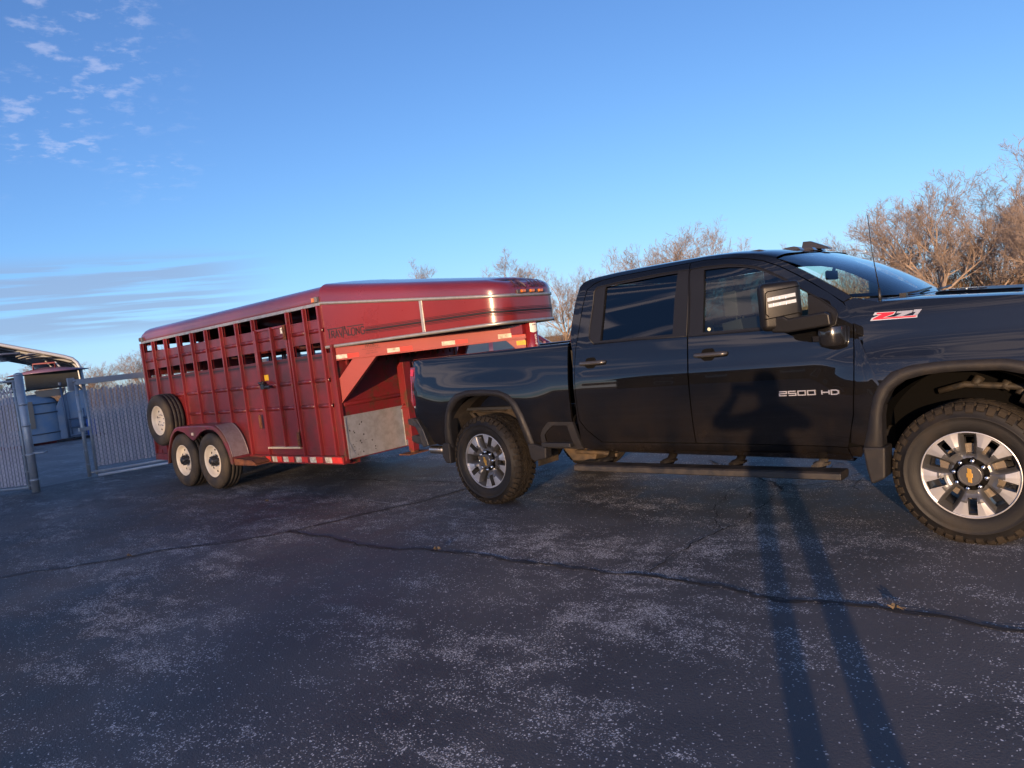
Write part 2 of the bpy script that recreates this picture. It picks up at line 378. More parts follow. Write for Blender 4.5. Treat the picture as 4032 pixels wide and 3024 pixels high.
def tp(a, b, t=0.): return (a, sy(ys(a, b)-t), b)         # point on the body side, t metres outward
def loft(mb, pairs, nv=10, step=.03, t=0., mi=0, flange=.022, surf=None, closed=False, fl=(1,1,1,1)):
    surf = surf or (lambda a, b: tp(a, b, t))
    cols = []
    pr = pairs+[pairs[0]] if closed else pairs
    for (p0, q0), (p1, q1) in zip(pr[:-1], pr[1:]):
        n = max(1, int(max(math.dist(p0, p1), math.dist(q0, q1))/step))
        for k in range(n):
            f = k/n; cols.append(((p0[0]+(p1[0]-p0[0])*f, p0[1]+(p1[1]-p0[1])*f), (q0[0]+(q1[0]-q0[0])*f, q0[1]+(q1[1]-q0[1])*f)))
    if not closed: cols.append(pr[-1])
    G = [[(p[0]+(q[0]-p[0])*j/nv, p[1]+(q[1]-p[1])*j/nv) for j in range(nv+1)] for p, q in cols]
    I = mb.grid([[surf(a, b) for a, b in c] for c in G], mi, True, False)
    if closed: 
        for j in range(nv): mb.face((I[-1][j], I[-1][j+1], I[0][j+1], I[0][j]), mi, True)
    if flange:
        def fl_(line):
            pts = [Vector(mb.v[i])+ORG for i in line]; d = flange if SIDE == 0 else -flange
            e_ = .0016 if SIDE == 0 else -.0016; A = [mb.vert(p+Vector((0, e_, 0))) for p in pts]; B = [mb.vert(p+Vector((0, d, 0))) for p in pts]; mb.bridge(A, B, mi, True, False)
        if fl[0]: fl_([c[0] for c in I]+([I[0][0]] if closed else []))
        if fl[1]: fl_([c[-1] for c in I]+([I[0][-1]] if closed else []))
        if not closed:
            if fl[2]: fl_(I[0])
            if fl[3]: fl_(I[-1])
    return I

SEAM_R = [(1.207,1.40),(1.222,1.485),(1.240,1.62),(1.264,1.763),(1.308,1.894),(1.370,1.930),(1.444,1.950),(1.606,1.963),(2.006,1.969),(2.260,1.970)]
TRIM_R = [(1.393,1.432),(1.341,1.479),(1.339,1.56),(1.366,1.761),(1.376,1.867),(1.409,1.907),(1.452,1.908),(1.606,1.918),(2.006,1.929),(2.260,1.925)]
SEAM_F = [(2.266,1.970),(2.377,1.972),(2.589,1.953),(2.718,1.928),(2.842,1.893),(2.962,1.836),(3.078,1.762),(3.190,1.685),(3.299,1.608),(3.385,1.533),(3.421,1.487),(3.442,1.439),(3.447,1.38)]
TRIM_F = [(2.266,1.925),(2.379,1.926),(2.591,1.912),(2.70,1.890),(2.80,1.862),(2.90,1.811),(3.00,1.748),(3.135,1.650),(3.26,1.567),(3.341,1.498),(3.355,1.464),(3.342,1.396),(3.289,1.380)]
CABR = [(1.214,1.894),(1.183,1.80),(1.158,1.67),(1.142,1.543),(1.154,1.449),(1.174,1.386),(1.175,1.09),(1.176,.80),(1.182,.62),(1.19,.555)]
def shell(x, z, d): return (x, sy(ys(x, z)+d), z)

for SIDE in (0, 1):
    near = SIDE == 0
    # ---- bed side
    mb = MB()
    ARCH_R = [(-.50,.575),(-.458,.754),(-.42,.89),(-.355,1.005),(-.265,1.062),(-.12,1.088),(.1,1.09),(.3,1.072),(.42,1.03),(.515,.935),(.575,.82),(.612,.71),(.64,.565)]
    TOPR = [(-.60,1.452),(-.53,1.452),(-.46,1.452),(-.37,1.452),(-.25,1.452),(-.10,1.452),(.1,1.452),(.28,1.452),(.42,1.452),(.53,1.452),(.61,1.452),(.68,1.452),(.76,1.452)]
    pairs = [((-.955,.945),(-.975,1.435)),((-.945,.87),(-.955,1.44)),((-.86,.845),(-.86,1.45)),((-.77,.75),(-.78,1.452)),((-.70,.60),(-.70,1.452)),((-.62,.575),(-.65,1.452))]
    pairs += list(zip(ARCH_R, TOPR)) + [((.80,.562),(.86,1.452)),((.98,.556),(.98,1.45)),((1.113,.552),(1.118,1.445))]
    loft(mb, pairs, 30, .03)
    # rail cap and inner wall
    rows = []
    for k in range(34):
        x = -.965+(1.118+.965)*k/33; y0 = ys(x, 1.45)
        rows.append([(x, sy(y0+d), z) for d, z in ((0,1.450),(.012,1.462),(.03,1.466),(.10,1.466),(.125,1.455),(.13,1.40),(.13,.93))])
    mb.grid(rows, 0)
    bed = mb.build('bed_side', PAINT, truck, weld=.0006)
    # tail lamp
    mb = MB(); s_ = lambda a, b, t: (a, sy(ys(max(a, -.97), b)+.014-t), b)
    mb.prism([(-1.0,1.385),(-.905,1.385),(-.898,1.28),(-.93,1.205),(-.935,1.13),(-.905,1.05),(-.915,.985),(-.97,.975),(-1.0,1.04),(-.985,1.14),(-.985,1.2),(-1.0,1.275)], s_, -.05, .016, 0)
    mb.prism([(-.99,1.365),(-.93,1.365),(-.93,1.295),(-.99,1.295)], s_, .016, .022, 1)
    mb.prism([(-.955,.982),(-.915,.985),(-.92,.965),(-.95,.962)], s_, -.02, .018, 2)
    mb.build('tail_light', [REDL, REDG, CLEARL], truck, bevel=.006)
    # ---- cab corner behind the rear door
    mb = MB()
    ups = [(1.301,1.897),(1.257,1.763),(1.234,1.62),(1.216,1.485),(1.201,1.40),(1.188,1.20),(1.186,1.02),(1.192,.80),(1.258,.712),(1.385,.611)]
    loft(mb, list(zip(CABR, ups)), 4, .03)
    loft(mb, [((1.19,.555),(1.192,.61)),((1.30,.536),(1.30,.611)),((1.39,.534),(1.385,.611))], 3, .03)
    # pillar corner above and A pillar, outboard roof rail
    loft(mb, list(zip([(1.214,1.894),(1.222,1.93),(1.25,1.962),(1.33,1.985),(1.45,1.993),(1.61,1.997),(2.0,1.997),(2.26,1.997)], [(1.301,1.897),(1.365,1.936),(1.40,1.947),(1.444,1.956),(1.52,1.963),(1.606,1.969),(2.006,1.975),(2.260,1.976)])), 3, .04)
    loft(mb, list(zip([(2.26,1.997),(2.364,1.998),(2.572,1.985),(2.70,1.966),(2.80,1.946),(2.938,1.898),(3.05,1.832),(3.134,1.779),(3.22,1.722),(3.299,1.666),(3.440,1.567)], [(2.26,1.976),(2.377,1.978),(2.589,1.959),(2.718,1.934),(2.842,1.900),(2.965,1.842),(3.082,1.768),(3.13,1.735),(3.194,1.691),(3.26,1.640),(3.389,1.541)])), 3, .03)
    mb.build('cab_body', PAINT, truck, weld=.0006)
    # ---- rear door
    def door(name, rows, seam, trim, ring, gl_pairs, gmat, handle, extra):
        mb = MB(); loft(mb, rows, 24, .03); loft(mb, list(zip(seam, trim)), 3, .03)
        d = mb.build(name, PAINT, truck, weld=.0008)
        m2_ = MB(); loft(m2_, ring, 2, .05, surf=lambda a, b: tp(a, b, .003), closed=True, flange=.02)
        # raised outer bead of the trim
        m2_.tube([tp(a, b, .004) for (a, b), _ in ring]+[tp(*ring[0][0], .004)], .0055, 6)
        m2_.build('window_trim', TRIM, d, bevel=0)
        m3_ = MB(); loft(m3_, gl_pairs, 8, .06, surf=lambda a, b: tp(a, b, -.014), flange=0); m3_.build('window_glass', gmat, d)
        x0, x1, zc = handle
        h = MB(); n = 14; rows_ = []
        for k in range(n+1):
            f = k/n; x = x0+(x1-x0)*f; o = .032*(math.sin(math.pi*min(1, max(0, f)))**.35 if 0 < f < 1 else 0)+.006; hw = .017*(1 if .05 < f < .95 else .6)
            rows_.append([tp(x, zc+hw*math.sin(a), o+.010*math.cos(a)) for a in [2*math.pi*q/10 for q in range(10)]])
        h.grid(rows_, 0, True, True)
        h.build('door_handle', mat('handle_paint', (.03, .028, .026), .3, coat=.7), d)
        cup = MB(); m_ = (x0+x1)/2-.02
        cup.prism([(m_-.055,zc+.012),(m_-.045,zc+.035),(m_-.02,zc+.043),(m_+.035,zc+.043),(m_+.05,zc+.03),(m_+.055,zc+.01),(m_+.06,zc-.02),(m_+.03,zc-.046),(m_-.03,zc-.046),(m_-.055,zc-.03)], tp, -.004, .0015, 0)
        cup.build('handle_recess', SHUT, d)
        return d
    RING_R = [((1.396,1.434),(1.459,1.455)),((1.344,1.481),(1.460,1.48)),((1.342,1.56),(1.465,1.56)),((1.369,1.761),(1.480,1.76)),((1.379,1.867),(1.490,1.87)),((1.411,1.904),(1.493,1.893)),((1.606,1.916),(1.606,1.898)),((2.006,1.928),(2.006,1.908)),((2.258,1.924),(2.166,1.908)),((2.257,1.70),(2.140,1.70)),((2.255,1.421),(2.133,1.447)),((1.816,1.434),(1.816,1.452))]
    rows = [((1.393,.617),(2.250,.613)),((1.262,.720),(2.250,.72)),((1.199,.805),(2.251,.80)),((1.192,1.02),(2.252,1.02)),((1.193,1.20),(2.253,1.20)),((1.207,1.40),(2.255,1.40))]
    # rows run upward; loft across x
    d_r = door('rear_door', [(a, b) for a, b in rows], [(1.207,1.40)]+SEAM_R[1:], TRIM_R, RING_R, [((1.459,1.455),(1.493,1.893)),((1.7,1.452),(1.7,1.90)),((2.0,1.449),(2.0,1.905)),((2.133,1.447),(2.166,1.906))], GLASSD, (1.250, 1.512, 1.282), None)
    mb = MB(); loft(mb, [((1.207,1.40),(1.393,1.432)),((1.5,1.40),(1.55,1.433)),((2.255,1.40),(2.256,1.419))], 2, .05, flange=0); mb.build('belt_panel', PAINT, d_r)
    RING_F = [((2.269,1.924),(2.386,1.897)),((2.379,1.924),(2.40,1.899)),((2.591,1.910),(2.56,1.893)),((2.70,1.888),(2.69,1.875)),((2.80,1.860),(2.78,1.85)),((2.90,1.809),(2.88,1.803)),((3.00,1.746),(2.98,1.745)),((3.135,1.648),(3.12,1.65)),((3.258,1.565),(3.157,1.630)),((3.338,1.497),(3.159,1.56)),((3.352,1.464),(3.161,1.53)),((3.339,1.398),(3.161,1.494)),((3.289,1.382),(3.15,1.43)),((2.85,1.411),(2.85,1.429)),((2.40,1.416),(2.400,1.436)),((2.267,1.417),(2.386,1.437))]
    rows = [((2.259,.613),(3.362,.592)),((2.259,.70),(3.393,.703)),((2.260,.81),(3.420,.81)),((2.262,1.0),(3.438,1.0)),((2.264,1.118),(3.444,1.118)),((2.265,1.36),(3.446,1.36))]
    d_f = door('front_door', rows, SEAM_F, TRIM_F, RING_F, [((2.386,1.437),(2.386,1.899)),((2.60,1.433),(2.6,1.888)),((2.8,1.431),(2.8,1.842)),((2.95,1.43),(2.95,1.765)),((3.10,1.43),(3.10,1.665)),((3.158,1.43),(3.158,1.63))], GLASSF, (2.312, 2.580, 1.272), None)
    mb = MB(); loft(mb, [((3.446,1.36),(3.289,1.380)),((2.9,1.36),(2.85,1.409)),((2.265,1.36),(2.266,1.415))], 2, .05, flange=0); loft(mb, [((3.446,1.36),(3.447,1.38)),((3.289,1.380),(3.289,1.380))], 2, .05, flange=0); mb.build('belt_panel', PAINT, d_f)
    if near:
        mb = MB(); write(mb, '2500', 2.943, .948, .028, .0066, tp, 0, sx=1.75, gap=.55, t=.007); mb.build('model_number', mat('badge_silver', (.46,.46,.50), .3, .5), d_f); mb = MB(); write(mb, 'H', 3.231, .947, .028, .0068, tp, 0, sx=2.3, gap=.6, t=.007); write(mb, 'D', 3.294, .946, .028, .0068, tp, 0, sx=2.3, gap=.6, t=.007)
        mb.build('model_lettering', mat('badge_silver', (.46,.46,.50), .3, .5), d_f)
        mb = MB(); c = Vector(tp(2.43, 1.455, -.010))
        mb.cyl(c, c+Vector((0, .004 if near else -.004, 0)), .013, n=18); mb.build('window_sticker', mat('sticker', (.55,.60,.45), .6), d_f)
    # ---- rocker below the doors
    mb = MB(); loft(mb, [((1.19,.540),(1.39,.609)),((1.6,.532),(1.6,.608)),((2.5,.514),(2.5,.602)),((3.05,.500),(3.05,.592)),((3.372,.497),(3.358,.586))], 5, .05)
    rows = []
    for k in range(12):
        x = 1.19+(3.372-1.19)*k/11; z = interp(x, [1.19,2.5,3.372], [.54,.514,.497]); y = ys(x, z); rows.append([(x, sy(y), z), (x, sy(y+.02), z-.012), (x, sy(y+.10), z-.005)])
    mb.grid(rows, 0); mb.build('rocker_panel', PAINT, truck, weld=.0006)
    # ---- front fender
    mb = MB()
    ARCH_F = [(3.482,.60),(3.515,.74),(3.535,.84),(3.562,.92),(3.60,.99),(3.675,1.052),(3.79,1.085),(3.93,1.095),(4.07,1.096),(4.25,1.092),(4.38,1.065),(4.48,.99),(4.55,.88),(4.60,.72),(4.63,.58)]
    SEAMF = [(3.387,.62),(3.400,.71),(3.428,.81),(3.446,1.0),(3.452,1.15),(3.453,1.385),(3.449,1.439),(3.430,1.485),(3.393,1.538)]
    TOPF = [(3.45,1.558),(3.48,1.553),(3.52,1.540),(3.59,1.518),(3.82,1.504),(3.95,1.495),(4.07,1.486),(4.16,1.479),(4.26,1.471),(4.37,1.462),(4.5,1.450),(4.7,1.425),(4.9,1.38)]
    p1 = list(zip([ARCH_F[0]]*1+[(3.492,.65),(3.505,.70),(3.520,.77),(3.535,.84),(3.548,.88),(3.562,.92),(3.58,.955),(3.60,.99)], SEAMF))
    loft(mb, p1, 6, .03, fl=(0,1,1,0))
    p2 = list(zip([(3.60,.99),(3.62,1.01),(3.645,1.03),(3.675,1.052),(3.79,1.085),(3.93,1.095),(4.07,1.096),(4.16,1.095),(4.25,1.092),(4.38,1.065),(4.48,.99),(4.55,.88),(4.62,.60)], TOPF))
    loft(mb, [((3.60,.99),(3.393,1.538))]+p2, 22, .03, fl=(0,1,0,1))
    fnd = mb.build('fender', PAINT, truck, weld=.0008)
    mb = MB(); loft(mb, [((4.62,.60),(4.9,1.40)),((4.95,.62),(4.97,1.36))], 14, .05); mb.build('fender_front', PAINT, truck)
    mb = MB(); loft(mb, [((3.376,.523),(3.366,.589)),((3.43,.522),(3.482,.60))], 3, .03); mb.build('fender_foot', PAINT, truck)
    if near:
        fl2 = lambda a, b, t: tp(a, b, t)
        mb = MB()
        mb.prism([(3.5519,1.3991),(3.5631,1.4173),(3.6128,1.4319),(3.5703,1.4324),(3.5812,1.4498),(3.7054,1.4428),(3.6926,1.4253),(3.6406,1.4125),(3.8031,1.4076),(3.8248,1.4059),(3.8228,1.3932)], fl2, 0, .002, 0)
        mb.prism([(3.5677,1.4052),(3.5713,1.4119),(3.6226,1.4354),(3.5889,1.4373),(3.5945,1.4455),(3.6974,1.4403),(3.6894,1.4298),(3.6274,1.4115),(3.8201,1.4051),(3.8152,1.3981)], fl2, .002, .0032, 1)
        mb.prism([(3.7118,1.4421),(3.8003,1.4396),(3.7941,1.4267),(3.7418,1.4105),(3.7004,1.4129),(3.739,1.4287),(3.707,1.4306)], fl2, 0, .0025, 2)
        mb.prism([(3.8066,1.4423),(3.8499,1.4407),(3.8249,1.408),(3.8,1.409),(3.8159,1.4277),(3.8019,1.4275)], fl2, 0, .0025, 2)
        mb.prism([(3.635,1.4150),(3.668,1.4270),(3.690,1.4262),(3.700,1.4310),(3.690,1.4140)], fl2, 0, .0010, 3)
        mb.build('fender_decal', [mat('decal_edge', (.45,.47,.52), .3, .3), mat('decal_red', (.55,.012,.03), .4), mat('decal_grey', (.28,.30,.36), .35, .2), SHUT], fnd)
    # ---- flares, liners and mud flaps
    def flare(outer, inner, name='wheel_arch_flare'):
        mb = MB(); n = 60; O = resample(outer, n); In = resample(inner, n); rows = []
        for o, i in zip(O, In):
            m_ = ((o[0]*.82+i[0]*.18), (o[1]*.82+i[1]*.18))
            yo = ys(*o)
            rows.append([(o[0], sy(yo-.001), o[1]), (m_[0], sy(yo-.020), m_[1]), ((o[0]+i[0])/2, sy(yo-.026), (o[1]+i[1])/2), (i[0], sy(yo-.018), i[1]), (i[0]*1.0, sy(yo+.02), i[1]), (i[0], sy(yo+.10), i[1])])
        mb.grid(rows, 0); return mb.build(name, PLAST, truck)
    flare([(-.528,.555),(-.479,.754),(-.440,.884),(-.369,1.021),(-.27,1.088),(-.116,1.118),(.101,1.118),(.307,1.101),(.436,1.056),(.519,.983),(.582,.864),(.630,.715),(.662,.555)],
          [(-.424,.555),(-.401,.753),(-.357,.914),(-.264,1.007),(-.168,1.049),(-.049,1.060),(.22,1.055),(.375,1.032),(.452,.97),(.517,.845),(.560,.70),(.590,.555)])
    flare([(3.455,.575),(3.496,.70),(3.520,.80),(3.550,.911),(3.589,.996),(3.666,1.072),(3.777,1.108),(3.927,1.120),(4.07,1.120),(4.27,1.114),(4.42,1.078),(4.52,1.0),(4.60,.87),(4.66,.68),(4.68,.56)],
          [(3.575,.575),(3.585,.70),(3.594,.80),(3.612,.875),(3.659,.962),(3.74,1.018),(3.85,1.045),(3.96,1.055),(4.07,1.057),(4.25,1.05),(4.36,1.02),(4.45,.95),(4.52,.85),(4.57,.70),(4.59,.56)])
    def liner(xc, zc, rad, m_, y0, y1, a0=-8, a1=188, name='wheel_liner'):
        mb = MB(); rows = []
        for k in range(37):
            a = R(a0+(a1-a0)*k/36); x = xc+rad*math.cos(a)*1.0; z = zc+rad*1.02*math.sin(a)
            rows.append([(x, sy(y), z) for y in (y0, (y0+y1)/2, y1)])
        mb.grid(rows); n = 24
        return mb.build(name, m_, truck)
    liner(.08, .47, .585, DUSTY, .06, .36); liner(4.05, .47, .585, mat('liner_black', (.003,.003,.003), .9, spec=.05), .06, .62)
    def flap(pts, y0, y1, m_):
        mb = MB(); mb.prism(pts, lambda a, b, t: (a, sy(t), b), y0, y1); mb.build('mud_flap', m_, truck, bevel=.012)
    flap([(-.53,.60),(-.548,.54),(-.55,.46),(-.51,.40),(-.44,.395),(-.43,.60)], .012, .30, PLAST)
    flap([(.60,.60),(.665,.60),(.81,.565),(.80,.47),(.66,.44),(.62,.47)], .012, .10, PLAST)
    flap([(3.465,.60),(3.478,.46),(3.497,.365),(3.515,.365),(3.585,.40),(3.60,.60)], -.012, .16, PLAST)
    # ---- bed corner step (moulded pocket ahead of the rear wheel)
    mb = MB()
    po = [(.862,.797),(1.128,.792),(1.185,.548),(.775,.560),(.752,.60),(.755,.678),(.79,.735)]; pi_ = [(.905,.765),(1.060,.762),(1.100,.575),(.82,.60),(.80,.62),(.80,.68),(.84,.72)]
    loft(mb, [(a, b) for a, b in zip(po, pi_)], 2, .05, surf=lambda a, b: tp(a, b, .012), closed=True, flange=.03)
    ip = [Vector(tp(a, b, .012)) for a, b in pi_]; dpt = Vector((0, .13 if near else -.13, 0))
    A = [mb.vert(p) for p in ip]; B = [mb.vert(p+dpt) for p in ip]; mb.bridge(A, B, 0, False); mb.face(B, 0)
    mb.box((.775,.0 if near else 1.86,.575), (1.095,.18 if near else 2.04,.612), 1)
    st_ = mb.build('corner_step', [PLAST, PLASTD], truck, bevel=.005)
    # ---- running board with its brackets
    mb = MB(); f = lambda a, b, t: (t, sy(a), b)
    mb.prism([(-.12,.405),(-.115,.442),(-.10,.452),(.03,.452),(.04,.445),(.04,.415),(.02,.400),(-.10,.398)], f, 1.20, 3.352)
    board = mb.build('running_board', mat('step_powder_coat', (.010,.0095,.0095), .5, n=.8, ns=12, col2=(.032,.026,.020), bump=.4, bs=200), truck, bevel=.003)
    for x in (1.40, 1.975, 2.55, 3.15):
        mb = MB(); mb.tube([(x-.02, sy(.04), .44), (x, sy(.14), .455), (x+.01, sy(.22), .54), (x+.01, sy(.34), .56)], [.03,.034,.036,.03], 6); mb.box((x-.05, sy(.10), .452), (x+.05, sy(.16), .468)); mb.build('step_bracket', UNDER if x < 3 else mat('dusty_bracket', (.07,.055,.038), .9, n=.8, ns=14, col2=(.02,.02,.02)), board)
    # ---- tow mirror
    mb = MB(); cx_, cy_m, rz = 3.085, -.165, R(-34 if near else 34)
    mb.box((cx_-.132, sy(cy_m)-.065, 1.405), (cx_+.125, sy(cy_m)+.065, 1.718), 0, rz=-rz)
    mir = mb.build('side_mirror', mat('mirror_shell', (.0065,.0062,.0062), .42, spec=.3, coat=.1, bump=.05, bs=300), truck, bevel=.038, seg=5)
    for p in mir.data.polygons: p.use_smooth = True
    mb = MB(); q = Matrix.Rotation(-rz, 3, 'Z'); cc = Vector((cx_, sy(cy_m), 0)); sg = -1 if near else 1
    def mp_(a, b, t): return tuple(cc+q @ Vector((a, sg*(.065+t), 0))+Vector((0, 0, b)))
    mb.prism([(-.092,1.622),(.085,1.636),(.085,1.612),(-.092,1.597)], mp_, -.005, .005, 0)
    mb.prism([(-.090,1.582),(.087,1.596),(.087,1.573),(-.088,1.558)], mp_, -.005, .005, 0)
    for a in (-.06, -.02, .02): 
        mb.prism([(a,1.604),(a+.006,1.604),(a+.006,1.624),(a,1.624)], mp_, .004, .0065, 1); mb.prism([(a,1.565),(a+.006,1.565),(a+.006,1.585),(a,1.585)], mp_, .004, .0065, 1)
    mb.build('marker_light', [CLEARL, CHROME], mir, bevel=.003)
    mb = MB(); 
    for loop in ([(-.118,1.485),(.1,1.505),(.115,1.49)], [(-.10,1.65),(-.108,1.52),(-.09,1.50)]): 
        mb.tube([mp_(a, b, .0005) for a, b in loop], .0035, 6)
    mb.tube([mp_(-.10,1.65,.0005), mp_(-.085,1.662,.0005), mp_(.115,1.675,.0005)], .0035, 6)
    mb.build('shell_seam', SHUT, mir)
    mb = MB(); mb.prism([(2.975,1.395),(2.965,1.47),(2.99,1.497),(3.06,1.495),(3.085,1.475),(3.315,1.492),(3.345,1.478),(3.35,1.405),(3.08,1.385)], lambda a, b, t: (a+(.11-t)*.28-.03, sy(t), b), -.245, .07); mb.build('mirror_arm', mat('mirror_shell', (0,0,0)), mir, bevel=.012, seg=3)
    mb = MB(); mb.lathe([(0,.03),(.0,.086),(.10,.086),(.125,.075),(.14,.04),(.14,.0)], (3.325, sy(.04), 1.39), (0,0,-1), 28); mb.box((3.215, sy(.02)-.03, 1.30), (3.27, sy(.02)+.03, 1.34)); mb.build('camera_pod', mat('pod_gloss', (.01,.01,.011), .18, coat=.6), mir, bevel=.004)
SIDE = 0

# ---- roof, cab back, windshield, hood
def mirror_rows(rows): return rows
mb = MB(); rows = []
ZS = ([1.22,1.26,1.33,1.45,1.6,2.0,2.26,2.364,2.572,2.70,2.80,2.938], [1.93,1.966,1.985,1.993,1.997,1.997,1.997,1.998,1.985,1.966,1.946,1.898])
ZC = ([1.22,1.30,1.45,1.7,2.25,2.6,2.85,3.03], [1.955,1.995,2.018,2.033,2.034,2.018,1.982,1.936])
nY = 32
for i in range(44):
    u = i/43; row = []
    for k in range(nY+1):
        th = math.pi*k/nY; s_ = -math.cos(th)                    # -1 .. 1 across
        a = abs(s_); xf = 2.938+.09*(1-a**2.2); xr = 1.222-.012*(1-a*a); x = xr+(xf-xr)*u
        xe = 1.222+(2.938-1.222)*u; ze = smooth_interp(xe, *ZS); zc = smooth_interp(x, *ZC); ye = ys(xe, min(ze, 2.0))
        w_ = YC-ye; z = ze+(zc-ze)*(1-a**3.2)**.62
        row.append((x, YC+w_*s_, z))
    rows.append(row)
mb.grid(rows); roof = mb.build('roof', PAINT, truck)
mb = MB()
rows = []
for x, z in [(1.222,1.93)]+CABR:
    y0 = ys(x, z); r = .05
    row = [(x, y0, z)]
    for k in range(1, 9): a = k/8; row.append((x-.03*math.sin(a*math.pi/2), y0+.07*(1-math.cos(a*math.pi/2))+.02*a, z))
    row2 = [(a_[0], 2*YC-a_[1], a_[2]) for a_ in row[::-1]]
    rows.append(row+[(x-.03, y, z) for y in (.5, .8, 1.02, 1.24, 1.54)]+row2)
mb.grid(rows); mb.box((1.16,.14,.56),(1.175,1.90,1.40))
mb.build('cab_back', PAINT, truck)
mb = MB(); mb.prism([(.36,1.50),(.40,1.86),(1.64,1.86),(1.68,1.50)], lambda a, b, t: (t+(b-1.5)*.10, a, b), 1.098, 1.108); mb.build('rear_window', GLASSD, truck)
# third brake lamp, roof marker lamps, antenna fin
for y in (.40, .78, 1.02, 1.26, 1.64):
    mb = MB(); x = 2.80-.10*abs(y-1.02) if 0 else 2.87-.13*(abs(y-1.02)/.62)**2; zb = smooth_interp(x, *ZC)-.055*(abs(y-YC)/.76)**3-.004
    mb.prism([(-.085,0),(-.045,.020),(.02,.028),(.05,.021),(.072,0)], lambda a, b, t: (x+a, y+t*(1-b*6), zb+b-a*.12), -.045, .045); mb.build('roof_marker_light', mat('smoked_lens', (.035,.03,.025), .2, coat=.8), roof, bevel=.004)
mb = MB(); mb.prism([(-.10,-.004),(-.088,.048),(-.03,.050),(.10,.0),(.12,-.02)], lambda a, b, t: (2.80+a*1.0+.08, 1.02+t*(1-b*5)+.16, 2.000+b-a*.12), -.03, .03); mb.build('antenna_fin', mat('fin_black', (.02,.016,.014), .35, coat=.3), roof, bevel=.005)
def rows_between(A, B, n): return [[tuple(p+(q-p)*j/n for p, q in zip(a, b)) for j in range(n+1)] for a, b in zip(A, B)]
top, bot = [], []
for k in range(25):
    s_ = -1+2*k/24; a = abs(s_); wt, wb = YC-ys(2.938,1.898)-.01, YC-ys(3.44,1.567)-.005
    top.append((2.94+.088*(1-a**2.2), YC+wt*s_, 1.899+.034*(1-a**3)**.62)); bot.append((3.445+.30*(1-a**2.4), YC+wb*s_, 1.565-.035*(1-a**2)))
G = rows_between(top, bot, 16)
for r_ in G:
    for j, p in enumerate(r_): f = j/16; r_[j] = (p[0]+.03*math.sin(math.pi*f), p[1], p[2]+.022*math.sin(math.pi*f))
mb = MB(); mb.grid(G); mb.build('windshield', GLASSW, truck)
mb = MB(); mb.grid([[r_[j] for j in (0, 1)] for r_ in [[(p[0], p[1], p[2]-.004) for p in r_] for r_ in G]])
mb.grid([[(r_[15][0], r_[15][1], r_[15][2]-.004), (r_[16][0], r_[16][1], r_[16][2]-.004)] for r_ in G]); mb.build('windshield_band', SHUT, truck)
# cowl and wipers
mb = MB(); rows = []
for p in bot: 
    a = abs(p[1]-YC)/(YC-.15)
    rows.append([(p[0]-.02, p[1], p[2]-.012), (p[0]+.05, p[1], p[2]-.022), (max(p[0]+.10, 3.60), YC+(p[1]-YC)*1.0, 1.505+.012*(1-a*a))])
mb.grid(rows); mb.build('cowl', PLASTD, truck)
for y0, y1 in ((.40, 1.0), (1.05, 1.65)):
    mb = MB(); mb.tube([(3.67, y0, 1.545), (3.72, y0+.2, 1.552), (3.715, y1, 1.568)], .007, 6); mb.box((3.66, y0-.02, 1.53), (3.70, y0+.03, 1.552)); mb.build('wiper', PLASTD, truck)
# hood with raised dark centre
def hood_edge(x): return smooth_interp(x, [3.59,3.82,4.16,4.37,4.7,4.96], [1.518,1.504,1.479,1.462,1.425,1.36])
def hood_z(x, a): return hood_edge(x)+.012*(1-a**6)**.5+.015*sstep((.66-a)/.05)*sstep((x-3.72)/.10)+.006*(1-a*a)
mb = MB(); rows = []
for i in range(30):
    x = 3.59+(4.96-3.59)*i/29; ze = hood_edge(x); y0 = ys(x, min(ze, 1.5))+.004; row = []
    for k in range(41):
        s_ = -1+2*k/40; a = abs(s_); w_ = YC-y0
        z = hood_z(x, a)
        xx = x+.12*(1-a**2.2)*(1-i/29) 
        row.append((xx, YC+w_*s_, z))
    rows.append(row)
mb.grid(rows); hood = mb.build('hood', PAINT, truck)
mb = MB(); rows = []
for i in range(16):
    x = 3.78+.50*i/15; row = []
    for k in range(17):
        s_ = -.62+1.24*k/16; xx = x+.12*(1-abs(s_)**2.2)*(1-(x-3.59)/1.37)-.06; e_ = .10*(1-i/15)*0
        row.append((xx+.06, YC+.9*s_, hood_z(x, abs(s_))+.002))
    rows.append(row)
mb.grid(rows)
mb.build('hood_scoop', mat('scoop_black', (.012,.012,.014), .4), hood)
def hoodp(a, b, t): 
    aa = abs(b-YC)/.9; return (a, b, hood_z(a-.10*(1-aa**2.2), aa)+.003+t)
mb = MB(); mb.prism([(3.785,.50),(3.80,.61),(3.90,.61),(3.905,.50)], hoodp, 0, .004, 0); text_mesh(mb, 'ALLISON', 3.812, .54, .035, hoodp, 1, .006, width=.08); write(mb, 'ESEL', 3.93, .50, .10, .016, hoodp, 0, sx=.62, gap=.14, t=.008)
mb.build('hood_lettering', [CHROME, SHUT], hood)
mb = MB(); mb.tube([(3.586,.215,1.505),(3.586,.215,1.60)], [.012,.008], 8); mb.tube([(3.586,.215,1.60),(3.562,.215,1.85),(3.556,.215,2.075)], [.0035,.003,.0025], 6); mb.build('radio_antenna', PLASTD, truck)
